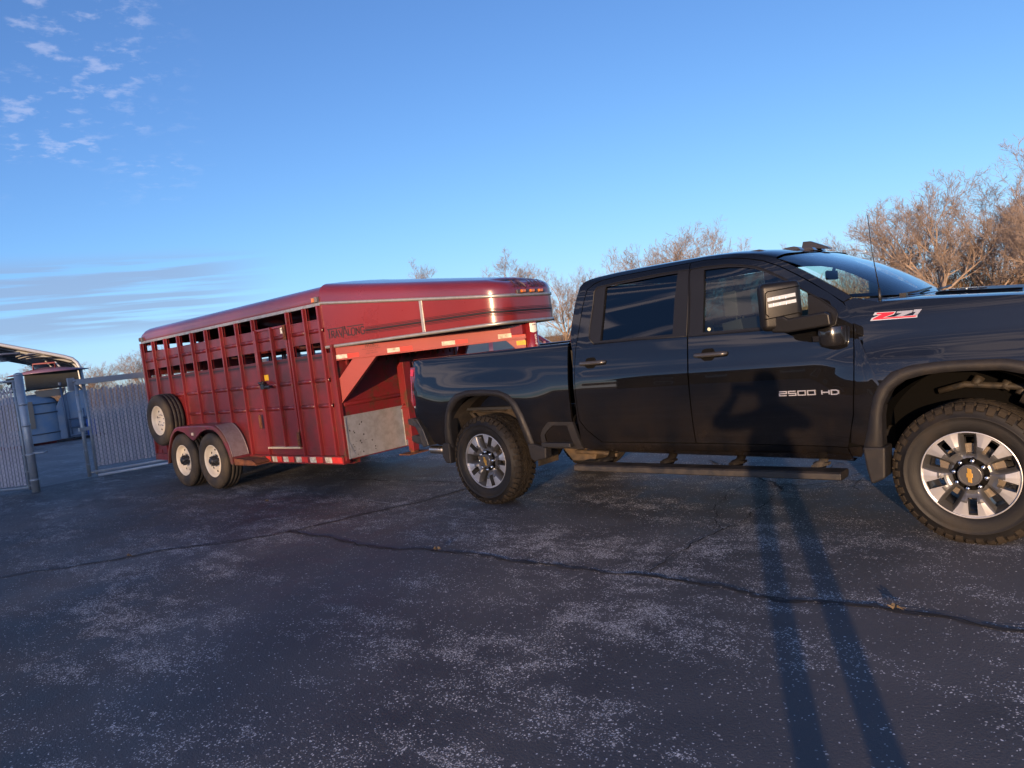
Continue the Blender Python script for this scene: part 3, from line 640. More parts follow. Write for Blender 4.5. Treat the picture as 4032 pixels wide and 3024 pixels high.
# front end (beyond the frame edge, kept plain)
mb = MB(); mb.box((4.90,.22,.95),(5.02,1.82,1.34)); 
for k in range(4): mb.box((5.02,.45,1.0+.08*k),(5.045,1.59,1.035+.08*k))
mb.build('grille', TRIM, truck, bevel=.02)
for y in (.24, 1.50):
    mb = MB(); mb.box((4.93,y,1.10),(5.035,y+.30,1.33)); mb.build('headlight', CLEARL, truck, bevel=.02)
mb = MB(); mb.box((4.88,.10,.60),(5.10,1.94,.88)); mb.build('front_bumper', mat('bumper_black', (.02,.02,.02), .35, coat=.4), truck, bevel=.04)
# bed interior, tailgate, rear bumper
mb = MB(); mb.box((-.94,.20,.90),(1.12,1.84,.925)); mb.box((1.095,.16,.90),(1.118,1.88,1.40)); 
for k in range(10): mb.box((-.93,.30+.15*k,.925),(1.09,.36+.15*k,.935))
mb.build('bed_floor', mat('bed_liner', (.02,.02,.02), .8, bump=.5, bs=90), truck)
mb = MB(); mb.box((-1.0,.14,.93),(-.94,1.90,1.452)); mb.build('tailgate', PAINT, truck, bevel=.015)
mb = MB()
for s_ in (0, 1):
    fy = lambda y: y if s_ == 0 else 2*YC-y
    mb.prism([(-1.115,.845),(-1.0,.858),(-.905,.852),(-.83,.74),(-.775,.60),(-.77,.566),(-.86,.552),(-.895,.68),(-.94,.765),(-1.115,.785)], lambda a, b, t: (a, fy(t+max(0, (-.95-a))*.35), b), .035, .30)
    mb.prism([(-1.12,.655),(-1.03,.672),(-.90,.665),(-.885,.60),(-.90,.572),(-1.0,.582),(-1.12,.60)], lambda a, b, t: (a, fy(t+max(0, (-.95-a))*.35), b), .06, .42)
    mb.prism([(-.98,.80),(-.91,.76),(-.89,.58),(-.98,.60)], lambda a, b, t: (a, fy(t), b), .12, .42)
mb.box((-1.16,.40,.62),(-1.0,1.64,.84)); mb.build('rear_bumper', mat('bumper_textured', (.018,.019,.023), .42, n=.5, ns=10, col2=(.05,.043,.034)), truck, bevel=.010, seg=3)
mb = MB(); A = mb.lathe([(0,.04),(0,.043),(.34,.043)], (-.65,.27,.485), (-1,0,0), 24); mb.lathe([(0,.038),(.34,.038)], (-.65,.27,.485), (-1,0,0), 24); mb.build('exhaust_tip', STEEL, truck)
# frame, axle, springs, tank and the rest of the underbody
mb = MB()
for y in (.52, 1.52): 
    mb.box((-1.0,y-.03,.72),(-.1,y+.03,.86)); mb.box((-.1,y-.03,.78),(.6,y+.03,.90)); mb.box((.55,y-.03,.50),(4.9,y+.03,.66))
mb.box((1.0,.62,.44),(2.9,1.42,.60)); mb.cyl((.0,.25,.42),(.0,1.79,.42),.055); mb.ellipsoid((.0,1.02,.42),(.17,.17,.18)); mb.cyl((4.06,.25,.44),(4.06,1.79,.44),.04)
for y in (.45,1.59):
    mb.tube([(-.62,y,.66),(-.3,y,.55),(0,y,.50),(.35,y,.55),(.68,y,.60)], .03, 6)
    mb.cyl((.12,y+.05,.45),(-.12,y+.05,.88),.035)
mb.box((3.2,.35,.50),(3.35,1.69,.62)); mb.build('chassis_frame', UNDER, truck, bevel=.004)
mb = MB(); mb.prism([(.80,.56),(.84,.50),(.92,.41),(1.16,.41),(1.20,.50),(1.24,.56)], lambda a, b, t: (a, t, b), .24, .50); mb.tube([(1.0,.2,.50),(1.3,.16,.505),(1.45,.18,.48)], .02, 8); mb.build('fuel_tank', mat('tan_tank', (.075,.05,.026), .7, n=.8, ns=6, col2=(.015,.012,.009)), truck, bevel=.05, seg=4)
mb = MB(); mb.box((-.52,.36,.55),(.58,.375,1.05)); mb.box((-.50,.30,.86),(.62,.36,.90)); mb.box((-.25,.24,.875),(.15,.30,.885)); mb.tube([(-.45,.30,.95),(-.2,.30,.72),(-.05,.30,.60)], .02, 6)
mb.build('inner_fender', DUSTY, truck, bevel=.004)
mb = MB(); mb.box((3.55,.44,.50),(4.6,.46,1.05)); mb.build('inner_fender', mat('liner_black', (.003,.003,.003), .9, spec=.05), truck)
mb = MB()
for x, z in ((4.05,.93),(4.2,.90),(4.28,.86)): mb.cyl((x,.34,z),(x+.03,.36,z+.05),.03)
mb.tube([(3.85,.36,.90),(4.0,.34,.94),(4.3,.34,.91),(4.5,.36,.84)], .022, 7); mb.tube([(4.3,.30,.86),(4.4,.30,.80)], .045, 10)
mb.build('suspension_arm', mat('suspension_metal', (.04,.033,.025), .6, .3, n=.9, ns=16, col2=(.01,.01,.01)), truck)
# dark inner shell so no gap shows the sky
for s_ in (0, 1):
    SIDE = s_; mb = MB(); loft(mb, [((1.20,.56),(1.20,1.40)),((2.2,.55),(2.2,1.40)),((3.44,.55),(3.44,1.37))], 14, .1, surf=lambda a, b: shell(a, b, .026), flange=0)
    for P_, Q_ in (((1.23,1.40),(1.32,1.88)),((2.263,1.40),(2.263,1.95))): 
        loft(mb, [((P_[0]-.02,P_[1]),(Q_[0]-.02,Q_[1])),((P_[0]+.03,P_[1]),(Q_[0]+.03,Q_[1]))], 8, .1, surf=lambda a, b: shell(a, b, .026), flange=0)
    loft(mb, [((1.25,1.90),(1.25,1.95)),((1.6,1.925),(1.6,1.98)),((2.5,1.925),(2.5,1.98)),((2.9,1.83),(2.93,1.90)),((3.40,1.48),(3.44,1.54))], 3, .05, surf=lambda a, b: shell(a, b, .022), flange=0)
    loft(mb, [((3.44,.6),(3.44,1.5)),((3.50,.66),(3.52,1.5))], 8, .1, surf=lambda a, b: shell(a, b, .03), flange=0)
    mb.build('door_jamb', SHUT, truck)
SIDE = 0
# cabin
mb = MB(); mb.box((1.25,.2,.60),(3.5,1.84,.64)); mb.box((3.30,.2,.64),(3.40,1.84,1.40)); mb.build('cabin_floor', SEATM, truck)
mb = MB(); mb.prism([(3.10,1.20),(3.13,1.40),(3.25,1.445),(3.45,1.47),(3.55,1.48),(3.55,1.0),(3.2,1.0)], lambda a, b, t: (a, t, b), .20, 1.84); mb.box((3.10,1.40,1.30),(3.30,1.66,1.475)); mb.build('dashboard', SEATM, truck, bevel=.02)
mb = MB(); c = Vector((3.0,1.50,1.30)); mb.tube([c+Vector((.06*math.sin(a)*.5, .19*math.cos(a), .19*math.sin(a))) for a in [2*math.pi*k/28 for k in range(29)]], .014, 8, caps=False); mb.cyl((3.0,1.5,1.30),(3.18,1.5,1.24),.03); mb.build('steering_wheel', SEATM, truck)
def seat(x, y, w_):
    mb = MB()
    mb.box((x-.02,y-w_/2,.86),(x+.50,y+w_/2,1.02)); mb.box((x-.14,y-w_/2,.95),(x+.02,y+w_/2,1.50),ry=R(-9)); mb.box((x-.21,y-.13,1.53),(x-.10,y+.13,1.72)); 
    mb.cyl((x-.14,y-.06,1.45),(x-.155,y-.06,1.56),.008); mb.cyl((x-.14,y+.06,1.45),(x-.155,y+.06,1.56),.008)
    o = mb.build('seat', SEATM, truck, bevel=.035, seg=3)
    for p in o.data.polygons: p.use_smooth = True
seat(2.62,.56,.52); seat(2.62,1.48,.52)
for y in (.50,1.02,1.54): seat(1.66,y,.46)
mb = MB(); mb.box((3.02,.92,1.72),(3.05,1.14,1.79)); mb.cyl((3.05,1.02,1.78),(3.09,1.02,1.85),.012); mb.build('inside_mirror', SEATM, truck, bevel=.01)
mb = MB(); rows = [[(x, .30+1.44*k/8, 1.93 if x < 2.7 else 1.93-(x-2.7)*.25) for k in range(9)] for x in (1.28,1.6,2.0,2.4,2.7,2.95)]; mb.grid(rows); mb.build('headliner', mat('headliner_grey', (.10,.10,.105), .9), truck)

# ---- wheels
def truck_wheel():
    """wheel centred on its hub, outer face towards -y"""
    global ORG
    keep = ORG; ORG = Vector((0, 0, 0)); mb = MB()
    RI, RO = .098, .258; DEEP = -.052
    nr = 15; rad = [RI+(RO-RI)*i/(nr-1) for i in range(nr)]
    def keys(r):                                             # angles (deg) from the middle of a silver spoke, to the pocket middle (36)
        k1 = math.degrees(math.asin(min(1, .0245/r)))
        k2 = 25.3-(.258-r)*62 if r > .17 else 19.8-(.17-r)*40; k2 = max(k2, k1+2.2)
        k3 = 36-math.degrees(math.asin(min(1, (.026 if r > .2 else .019+.007*(r-.1)/.1)/r))); k3 = max(k3, k2+1.2)
        return [0, k1*.55, k1, k1+1.2, (k1+k2)/2, k2, (k2+k3)/2, k3, 36]
    def depth(i, r):
        top = 0 if r > .165 else -.020*sstep((.165-r)/.05)
        base = DEEP+.020*sstep((.13-r)/.03)
        return [top, top, top, top, top, top-.003, (top+base)/2, base, base][i]
    for s_ in range(10):
        c0 = R(90+36+72*(s_//2)); sg = 1 if s_ % 2 == 0 else -1
        V = [[None]*9 for _ in rad]
        for i, r in enumerate(rad):
            for j, a in enumerate(keys(r)):
                an = c0+sg*R(a); V[i][j] = mb.vert((r*math.cos(an), -depth(j, r), r*math.sin(an)))
        for i in range(nr-1):
            rm = (rad[i]+rad[i+1])/2
            for j in range(8):
                if j <= 1 and .140 < rm < .243: continue     # slot through the spoke
                if j == 7 and .118 < rm < .235: continue     # opening at the pocket bottom
                silver = j <= 4 and rm > (.178 if j >= 3 else .172)
                q = (V[i][j], V[i+1][j], V[i+1][j+1], V[i][j+1]); mb.face(q if sg > 0 else q[::-1], 0 if silver else 1, not silver and j in (5, 6))
        # slot walls
        ids = [i for i in range(nr) if i > 0 and (rad[i]+rad[i-1])/2 <= .148 or (i < nr-1 and (rad[i]+rad[i+1])/2 >= .148 and (rad[i]+rad[i-1])/2 <= .245)]
        run = [i for i in range(nr) if .143 < rad[i] < .243]
        def wall(P):
            A = [mb.vert(p) for p in P]; B = [mb.vert((p[0], p[1]+.05, p[2])) for p in P]; mb.bridge(A, B, 1, False, False)
        wall([mb.v[V[i][2]] for i in run]); wall([mb.v[V[run[0]][j]] for j in (0, 1, 2)]); wall([mb.v[V[run[-1]][j]] for j in (0, 1, 2)])
        run = [i for i in range(nr) if .118 < rad[i] < .232]
        wall([mb.v[V[i][7]] for i in run]); wall([mb.v[V[run[0]][j]] for j in (7, 8)]); wall([mb.v[V[run[-1]][j]] for j in (7, 8)])
    # lip, barrel
    mb.lathe([(-.014,.258),(-.016,.264),(-.010,.268),(.006,.268)], (0,0,0), (0,1,0), 80, 0)
    mb.lathe([(.0,.258),(.02,.250),(.05,.236),(.20,.228),(.22,.25)], (0,0,0), (0,1,0), 64, 1)
    mb.lathe([(-.0,.258),(-.014,.258)], (0,0,0), (0,1,0), 80, 0)
    # hub well with lug nuts
    mb.lathe([(.030,.098),(.032,.070),(.032,.0)], (0,0,0), (0,1,0), 48, 3)
    for k in range(10): pass
    for k in range(8):
        a = R(22.5+45*k+11); c = (.0855*math.cos(a), .03, .0855*math.sin(a))
        mb.lathe([(.005,.0185),(-.002,.0175),(-.004,.0135)], c, (0,1,0), 14, 3)
        mb.cyl(c, (c[0], -.006, c[2]), .0135, .0125, 6, 2); mb.ellipsoid((c[0], -.006, c[2]), (.0125,.008,.0125), 2, 10, 6)
    w = mb.build('wheel', [SILV, GREYM, CHROME, SHUT], truck, fixn=True)
    # brake disc behind
    mb = MB(); mb.cyl((0,.10,0),(0,.13,0),.175, n=40); mb.cyl((0,.04,0),(0,.14,0),.085, n=24); mb.box((-.17,.07,-.05),(-.10,.16,.10)); mb.build('brake_disc', mat('brake_metal', (.20,.17,.14), .45, .8, n=.5, ns=9), w)
    mb = MB(); mb.lathe([(.03,.066),(-.012,.066),(-.018,.062),(-.018,.056)], (0,0,0), (0,1,0), 48, 0); mb.lathe([(-.018,.056),(-.0155,.055),(-.0155,0)], (0,0,0), (0,1,0), 48, 1, sm=False)
    bow = [(-.040,-.0105),(-.012,-.0105),(-.012,-.0165),(.014,-.0165),(.012,-.0105),(.046,-.0105),(.036,.0105),(.012,.0105),(.012,.0165),(-.014,.0165),(-.012,.0105),(-.046,.0105)]
    mb.prism([(z, x) for x, z in bow], lambda a, b, t: (a, t, b), -.0155, -.0205, 2)
    mb.build('hub_cap', [mat('cap_rim', (.16,.16,.165), .25, .7), mat('cap_face', (.045,.045,.048), .45), GOLD], w, bevel=.0012)
    # tyre: lathed body plus tread blocks
    mb = MB()
    prof = [(.0,.258),(-.012,.262),(-.024,.275),(-.034,.300),(-.037,.330),(-.036,.350),(-.040,.353),(-.040,.357),(-.034,.360),(-.026,.385),(-.008,.410),(.018,.4195),(.06,.422),(.120,.424),(.18,.422),(.222,.4195),(.248,.410),(.266,.385),(.275,.340),(.262,.28),(.24,.255)]
    mb.lathe(prof, (0,0,0), (0,1,0), 96, 0)
    def blk(a, y0, y1, da, r0, r1, sk=0.):
        P = []
        for rr in (r0, r1):
            k = .92 if rr == r1 else 1
            for (aa, yy) in ((-da*k, y0), (da*k, y0), (da*k, y1), (-da*k, y1)):
                an = a+aa+sk*(yy-(y0+y1)/2); P.append((rr*math.cos(an), yy, rr*math.sin(an)))
        i = [mb.vert(p) for p in P]
        for q in ((4,5,6,7),(0,1,5,4),(1,2,6,5),(2,3,7,6),(3,0,4,7)): mb.face([i[k] for k in q], 1)
    n = 46
    for k in range(n):
        a = 2*math.pi*k/n; h = math.pi/n
        ro = .4340
        blk(a, .010, .050, h*.80, .415, ro, 1.2); blk(a+h, .057, .088, h*.78, .419, ro+.001, 4); blk(a, .094, .126, h*.82, .420, ro+.0015, -4); blk(a+h, .132, .163, h*.78, .419, ro+.001, 4); blk(a, .170, .228, h*.80, .415, ro, -1.2)
        # shoulder lugs down the sidewall, alternate long and short
        dd = .050 if k % 2 else .034
        P = []
        for (aa) in (-h*.72, h*.72):
            for (yy, rr) in ((.010,.4335),(-.010,.4235),(-.026,.404),(-.034 if dd > .04 else -.029,.4335-dd)):
                an = a+aa; P.append(Vector((rr*math.cos(an), yy, rr*math.sin(an))))
        i = [mb.vert(p) for p in P]; c_ = [mb.vert(Vector((p.x*.985, p.y+.008, p.z*.985))) for p in P]
        for q in range(3): mb.face((i[q], i[q+1], i[q+5], i[q+4]), 1)
        for q in range(3): mb.face((i[q], c_[q], c_[q+1], i[q+1]), 1); mb.face((i[q+4], i[q+5], c_[q+5], c_[q+4]), 1)
        mb.face((i[3], c_[3], c_[7], i[7]), 1)
    mb.build('tyre', [RUBBER, TREAD], w)
    ORG = keep; return w
w0 = truck_wheel(); w0.location = Vector((0, .072, .422))-ORG; w0.rotation_euler = (0, R(-14), 0)
w1 = copy_tree(w0); w1.location = Vector((4.037, .072, .422))-ORG; w1.rotation_euler = (0, R(0), 0)
for x in (0, 4.037):
    w_ = copy_tree(w0); w_.location = Vector((x, 1.968, .422))-ORG; w_.rotation_euler = (0, 0, math.pi)
SPX, SPZ = -6.35, 1.005
# ------------------------------------------------------------------ the red gooseneck stock trailer
ORG = Vector((0, 0, 0))
RED = mat('trailer_red', (.140, .0125, .0155), .36, .0, .5, .3, n=.85, ns=3.4, col2=(.070, .016, .014), lo=.43, hi=.66, coatr=.25, bump=.04, bs=60)
REDF = mat('faded_red', (.28, .042, .034), .40, 0, .5, .2, n=.4, ns=3, col2=(.25, .034, .030), coatr=.3)
REDN = mat('neck_red', (.185, .020, .019), .30, 0, .5, .45, n=.4, ns=1.6, col2=(.175, .019, .022), coatr=.16)
ROOFM = mat('roof_red', (.145, .0185, .026), .30, 0, .5, .9, n=.4, ns=1.5, col2=(.11,.014,.021), coatr=.18)
RUST = mat('rust', (.16, .055, .022), .85, n=.9, ns=9, col2=(.05, .02, .015), bump=.5, bs=60)
REDR = mat('rusty_red', (.165, .0135, .0155), .5, n=1., ns=7, col2=(.075, .032, .016), bump=.3, bs=40, lo=.5, hi=.62)
ALU = mat('aluminium_trim', (.50, .47, .43), .42, .75, n=.5, ns=12, col2=(.33, .30, .27))
GALV = mat('galvanised_panel', (.46, .46, .47), .45, .45, n=.7, ns=9, col2=(.32, .31, .30), bump=.25, bs=25)
BLK = mat('stripe_black', (.02, .014, .016), .5)
BLKT = mat('stripe_thin', (.030, .012, .014), .5)
TAPEW = mat('tape_white', (.58, .55, .46), .45, n=.8, ns=16, col2=(.26, .20, .14))
TAPER = mat('tape_red', (.62, .035, .025), .4, n=.5, ns=16, col2=(.36, .03, .02))
WHEELW = mat('white_rim', (.68, .63, .52), .35, coat=.3, n=.35, ns=7, col2=(.52, .43, .30))
TYRE2 = mat('trailer_tyre', (.020, .0175, .0155), .75, n=.9, ns=4, col2=(.060, .047, .032), bump=.3, bs=90)
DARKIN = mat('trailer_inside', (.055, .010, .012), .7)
WOOD = mat('trailer_floor', (.05, .035, .022), .9)
trailer = empty('stock_trailer', (-.06, YC, 0), R(.758), 'burgundy red slatted livestock trailer with a white wheeled tandem axle, hitched over the truck bed', 'trailer', ry=R(-.296))
HW = .983; XR, XF = -7.13, -2.25
POSTS = [-6.70, -6.275, -5.85, -5.425, -5.0, -4.575, -4.155, -3.735, -3.33, -2.932, -2.57]
for sgn in (-1, 1):
    Y = lambda t: sgn*(HW+t)            # t metres outward of the side sheet
    near = sgn < 0
    sp = lambda a, b, t: (a, Y(t), b)
    def sheet(name, x0, x1, z0, z1, ribs, m=RED, th=.012):
        mb = MB(); mb.box((x0, min(Y(0), Y(-th)), z0), (x1, max(Y(0), Y(-th)), z1)); return mb.build(name, m, trailer)
    # belly panel with pressed ribs, bay by bay
    xs = [XR+.03]+POSTS+[XF+.02]
    mb = MB(); mb.box((XR, min(Y(0), Y(-.012)), .45), (-2.13, max(Y(0), Y(-.012)), 1.662))
    mb.box((XR+.02, min(Y(.006), Y(-.002)), .452), (-2.14, max(Y(.006), Y(-.002)), .562))
    for a, b in zip(xs[:-1], xs[1:]):
        for zr in (1.352, 1.052):
            if a < -4.2 and zr < 1.1 and a < -5.9: continue
            x0, x1 = a+.045, b-.012; 
            A, B = [], []
            for k in range(9):
                an = math.pi*k/8; A.append(mb.vert((x0, Y(.022*math.sin(an)), zr+.026*math.cos(an)))); B.append(mb.vert((x1, Y(.022*math.sin(an)), zr+.026*math.cos(an))))
            mb.bridge(A, B, 0, True, False); mb.face(A, 1); mb.face(B[::-1], 1)  # near-black end caps paint in the shade inside the open ribs
    side = mb.build('side_panel', [RED, SHUT], trailer)
    mb = MB()
    for z0, z1, t_ in ((1.607,1.634,.0015),(1.641,1.647,.001),(1.653,1.656,.001),(1.595,1.601,.001),(1.586,1.589,.001)):
        mb.box((XR+.02, min(Y(t_), Y(0)), z0), (XF, max(Y(t_), Y(0)), z1), 0 if z1-z0 > .02 else 1)
    mb.build('side_stripe', [BLK, BLKT], side)
    # upper slat
    mb = MB(); mb.box((XR, min(Y(-.004), Y(-.016)), 1.797), (XF, max(Y(-.004), Y(-.016)), 2.062))
    mb.box((XR, min(Y(.0), Y(-.02)), 2.052), (XF, max(Y(.0), Y(-.02)), 2.064)); mb.box((XR, min(Y(.0), Y(-.02)), 1.795), (XF, max(Y(.0), Y(-.02)), 1.805))
    for a, b in zip(xs[:-1], xs[1:]):
        x0, x1 = a+.045, b-.012; A, B = [], []
        for k in range(9):
            an = math.pi*k/8; A.append(mb.vert((x0, Y(-.004+.022*math.sin(an)), 1.932+.026*math.cos(an)))); B.append(mb.vert((x1, Y(-.004+.022*math.sin(an)), 1.932+.026*math.cos(an))))
        mb.bridge(A, B, 0, True, False); mb.face(A, 1); mb.face(B[::-1], 1)  # rib ends capped near-black, painted shade of the hollow
    mb.build('upper_slat', [RED, SHUT], trailer)
    # hat-section posts
    def post(x, z0, z1, w_=.034, name='side_post'):
        mb = MB(); mb.prism([(x-w_/2-.012,0),(x-w_/2-.012,.004),(x-w_/2,.004),(x-w_/2+.004,.040),(x+w_/2-.004,.040),(x+w_/2,.004),(x+w_/2+.012,.004),(x+w_/2+.012,0)], lambda a, b, t: (a, Y(b), t), z0, z1)
        mb.box((x-w_/2, min(Y(0), Y(-.04)), z0), (x+w_/2, max(Y(0), Y(-.04)), z1))
        return mb.build(name, mat('post_red', (.175,.015,.016), .34, coat=.3, n=.7, ns=11, col2=(.13,.05,.025), lo=.58, hi=.66), trailer, bevel=.004)
    for x in POSTS:
        low = .46
        if -6.1 < x < -4.3: low = .90
        if x == -3.33 and near: continue
        post(x, low, 2.216)
    post(XR+.02, .42, 2.216, .05); post(-2.275, .46, 2.216, .04)
    if near:
        # side door
        mb = MB()
        for x in (-3.695, -2.985): mb.prism([(x-.022,.0),(x-.018,.044),(x+.018,.044),(x+.022,0)], lambda a, b, t: (a, Y(b), t), .56, 2.066)
        mb.prism([(-3.33-.018,0),(-3.33-.014,.042),(-3.33+.014,.042),(-3.33+.018,0)], lambda a, b, t: (a, Y(b), t), .57, 2.075)
        mb.box((-3.70, Y(.022), 2.050), (-2.98, Y(-.01), 2.075)); 
        door = mb.build('side_door', mat('post_red', (0,0,0)), trailer, bevel=.003)
        mb = MB(); mb.box((-3.72, Y(.052), .548), (-2.985, Y(.0), .570)); mb.build('door_sill', mat('sill_cream', (.62,.54,.38), .4, .3), door, bevel=.003)
        mb = MB(); mb.cyl((-3.655, Y(.085), 1.39), (-3.60, Y(.05), 1.40), .022, n=10); mb.tube([(-3.67, Y(.05), 1.34), (-3.655, Y(.09), 1.41), (-3.60, Y(.095), 1.40), (-3.585, Y(.06), 1.34)], .012, 7); mb.box((-3.62, Y(.10), 1.318), (-3.54, Y(.05), 1.378)); mb.cyl((-3.55, Y(.075), 1.345), (-3.43, Y(.075), 1.342), .019, n=10)
        mb.build('door_latch', mat('latch_black', (.02,.02,.026), .35), door, bevel=.004)
        for hx, hz in ((-3.835,.90),(-3.005,.665),(-3.005,1.98)):
            mb = MB(); mb.cyl((hx+.02, Y(.06), hz-.06), (hx+.02, Y(.06), hz+.06), .013, n=8); mb.box((hx, Y(.062), hz-.09), (hx+.05, Y(.046), hz+.09)); mb.ellipsoid((hx+.03, Y(.066), hz-.03), (.018,.01,.03), 0, 8, 6); mb.build('door_hinge', RUST, door, bevel=.003)
        mb = MB(); mb.box((-3.652, Y(.004), 1.422), (-3.556, Y(0), 1.495), 0); 
        mb.build('yellow_label', mat('label_yellow', (.75,.46,.02), .5), side, bevel=0)
        mb = MB(); mb.box((-3.137, Y(.006), 1.978), (-3.043, Y(-.004), 2.048), 0); mb.box((-3.12, Y(.0075), 2.024), (-3.06, Y(.004), 2.031), 1); mb.box((-3.115, Y(.0075), 2.012), (-3.07, Y(.004), 2.016), 1)
        mb.build('white_label', [mat('label_white', (.74,.74,.66), .5), BLK], door)
        # conspicuity tape along the sill
        for k, (x0, x1, red) in enumerate(((-3.80,-3.70,1),(-3.64,-3.545,0),(-3.54,-3.43,1),(-3.385,-3.275,0),(-3.27,-3.15,1),(-3.07,-2.96,0),(-2.955,-2.825,1),(-2.735,-2.61,0),(-2.605,-2.44,1),(-2.42,-2.22,1))[:9]):
            pass
    # bottom sill
    mb = MB(); mb.prism([(.372,0),(.36,.01),(.362,.045),(.455,.045),(.465,.012),(.465,-.05),(.372,-.05)], lambda a, b, t: (t, Y(b), a), -4.22, -2.14)
    sill = mb.build('sill_rail', REDR, trailer, bevel=.004)
    mb = MB(); mb.prism([(.372,0),(.36,.01),(.362,.045),(.455,.045),(.465,.012),(.465,-.05),(.372,-.05)], lambda a, b, t: (t, Y(b), a), XR, -6.12); mb.build('rear_sill_rail', REDR, trailer, bevel=.004)
    if near:
        for x0, x1, r_ in ((-3.80,-3.70,1),(-3.66,-3.55,0),(-3.548,-3.44,1),(-3.405,-3.29,0),(-3.288,-3.165,1),(-3.12,-2.995,0),(-2.993,-2.865,1),(-2.815,-2.685,0),(-2.683,-2.55,1),(-2.50,-2.365,0),(-2.363,-2.16,1)):
            mb = MB(); sk = 0 if r_ and x0 < -3.75 else .012
            mb.prism([(x0+sk,.378),(x1+sk*.5,.378),(x1,.446),(x0,.446)], sp, .0455, .0475); mb.build('reflective_tape', TAPER if r_ else TAPEW, sill)
        for x0, x1 in ((-4.20,-3.90),): 
            mb = MB(); mb.box((x0, Y(.05), .357), (x1, Y(.02), .37)); mb.tube([(-4.1, Y(.04), .44), (-3.95, Y(.05), .425), (-3.83, Y(.045), .44)], .014, 6); mb.build('rusted_bracket', RUST, sill)
    # aluminium drip rail
    mb = MB(); mb.box((XR-.005, min(Y(.012), Y(-.02)), 2.213), (-2.245, max(Y(.012), Y(-.02)), 2.250)); 
    for k in range(16):
        x = XR+.15+.31*k; mb.ellipsoid((x, Y(.013), 2.232), (.006,.003,.006), 0, 8, 4)
    mb.build('drip_rail', ALU, trailer, bevel=.003)
    # tandem fender
    TOPL = [(-6.165,.37),(-6.14,.47),(-6.09,.58),(-6.02,.69),(-5.95,.775),(-5.87,.84),(-5.79,.883),(-5.70,.905),(-5.5,.910),(-5.25,.911),(-5.0,.911),(-4.80,.908),(-4.64,.898),(-4.55,.868),(-4.46,.818),(-4.39,.75),(-4.33,.665),(-4.285,.57),(-4.258,.48),(-4.245,.39)]
    LOWL = [(-6.125,.37),(-6.098,.47),(-6.052,.57),(-5.985,.665),(-5.92,.745),(-5.85,.80),(-5.79,.832),(-5.69,.852),(-5.50,.820),(-5.25,.695),(-5.0,.822),(-4.82,.856),(-4.66,.848),(-4.585,.822),(-4.50,.772),(-4.435,.71),(-4.38,.635),(-4.33,.55),(-4.302,.47),(-4.285,.39)]
    def fine(Lp): 
        return resample(Lp, 80) if 0 else Lp
    mb = MB(); Yo, Yi = Y(.287), Y(0)
    T_ = []; B_ = []
    for k in range(len(TOPL)-1):
        for j in range(4):
            f = j/4; T_.append(tuple(a+(b-a)*f for a, b in zip(TOPL[k], TOPL[k+1]))); B_.append(tuple(a+(b-a)*f for a, b in zip(LOWL[k], LOWL[k+1])))
    T_.append(TOPL[-1]); B_.append(LOWL[-1])
    # round the hanging point between the wheels
    B_ = [(x, max(z, .705+.5*(abs(x+5.25)-.0)**2) if abs(x+5.25) < .12 else z) for x, z in B_]
    mb.grid([[(x, Yi, z), (x, Yo+sgn*-.02, z), (x, Yo-sgn*.004, z-.005), (x, Yo, z-.018)] for x, z in T_], 0, True)
    mb.grid([[(t_[0], Yo, t_[1]-.018), (b_[0], Yo, b_[1])] for t_, b_ in zip(T_, B_)], 0, False)
    mb.grid([[(b_[0], Yo, b_[1]), (b_[0], Yo-sgn*.03, b_[1]), ] for b_ in B_], 0, False)
    mb.grid([[(x, Yo-sgn*.01, z-.012), (x, Yi, z-.012)] for x, z in T_], 1, True)
    fen = mb.build('tandem_fender', [mat('fender_red', (.13,.020,.027), .4, coat=.3, n=.9, ns=5, col2=(.10,.045,.025), coatr=.2, lo=.48, hi=.6), RUST], trailer)
    if near:
        mb = MB(); rows = []
        for k in range(14):
            f = k/13; i = f*(len(T_)-1); s_ = [(-4.60,.900),(-4.52,.862),(-4.44,.808),(-4.375,.74),(-4.32,.655),(-4.28,.56),(-4.255,.47)]
            p = resample(s_, 14)[k]; rows.append([(p[0]+.006, Y(.265), p[1]+.006), (p[0]+.006, Y(.035), p[1]+.006)])
        mb.grid(rows); mb.tube([r_[0] for r_ in rows], .005, 6); mb.tube([r_[1] for r_ in rows], .005, 6)
        mb.build('fender_tread_plate', mat('tread_plate', (.34,.28,.28), .5, .5, n=.5, ns=14, col2=(.24,.17,.17), bump=.3, bs=80), fen)
        mb = MB(); mb.box((-5.275, Y(.295), .775), (-5.215, Y(.285), .815)); mb.build('fender_lamp', mat('lamp_cream', (.7,.6,.45), .3), fen, bevel=.006)
        mb = MB(); mb.prism([(-4.235,.362),(-4.235,.452),(-3.80,.435),(-3.72,.40),(-3.70,.372),(-3.80,.366)], lambda a, b, t: (a, Y(t), b), .262, .25); mb.prism([(-4.235,.445),(-3.80,.43),(-3.72,.395),(-3.72,.388),(-3.80,.42),(-4.235,.437)], lambda a, b, t: (a, Y(t), b), .262, .03); mb.prism([(-4.235,.375),(-3.80,.375),(-3.70,.385),(-3.70,.368),(-4.235,.362)], lambda a, b, t: (a, Y(t), b), .262, .03); mb.build('side_step', RUST, fen, bevel=.003)

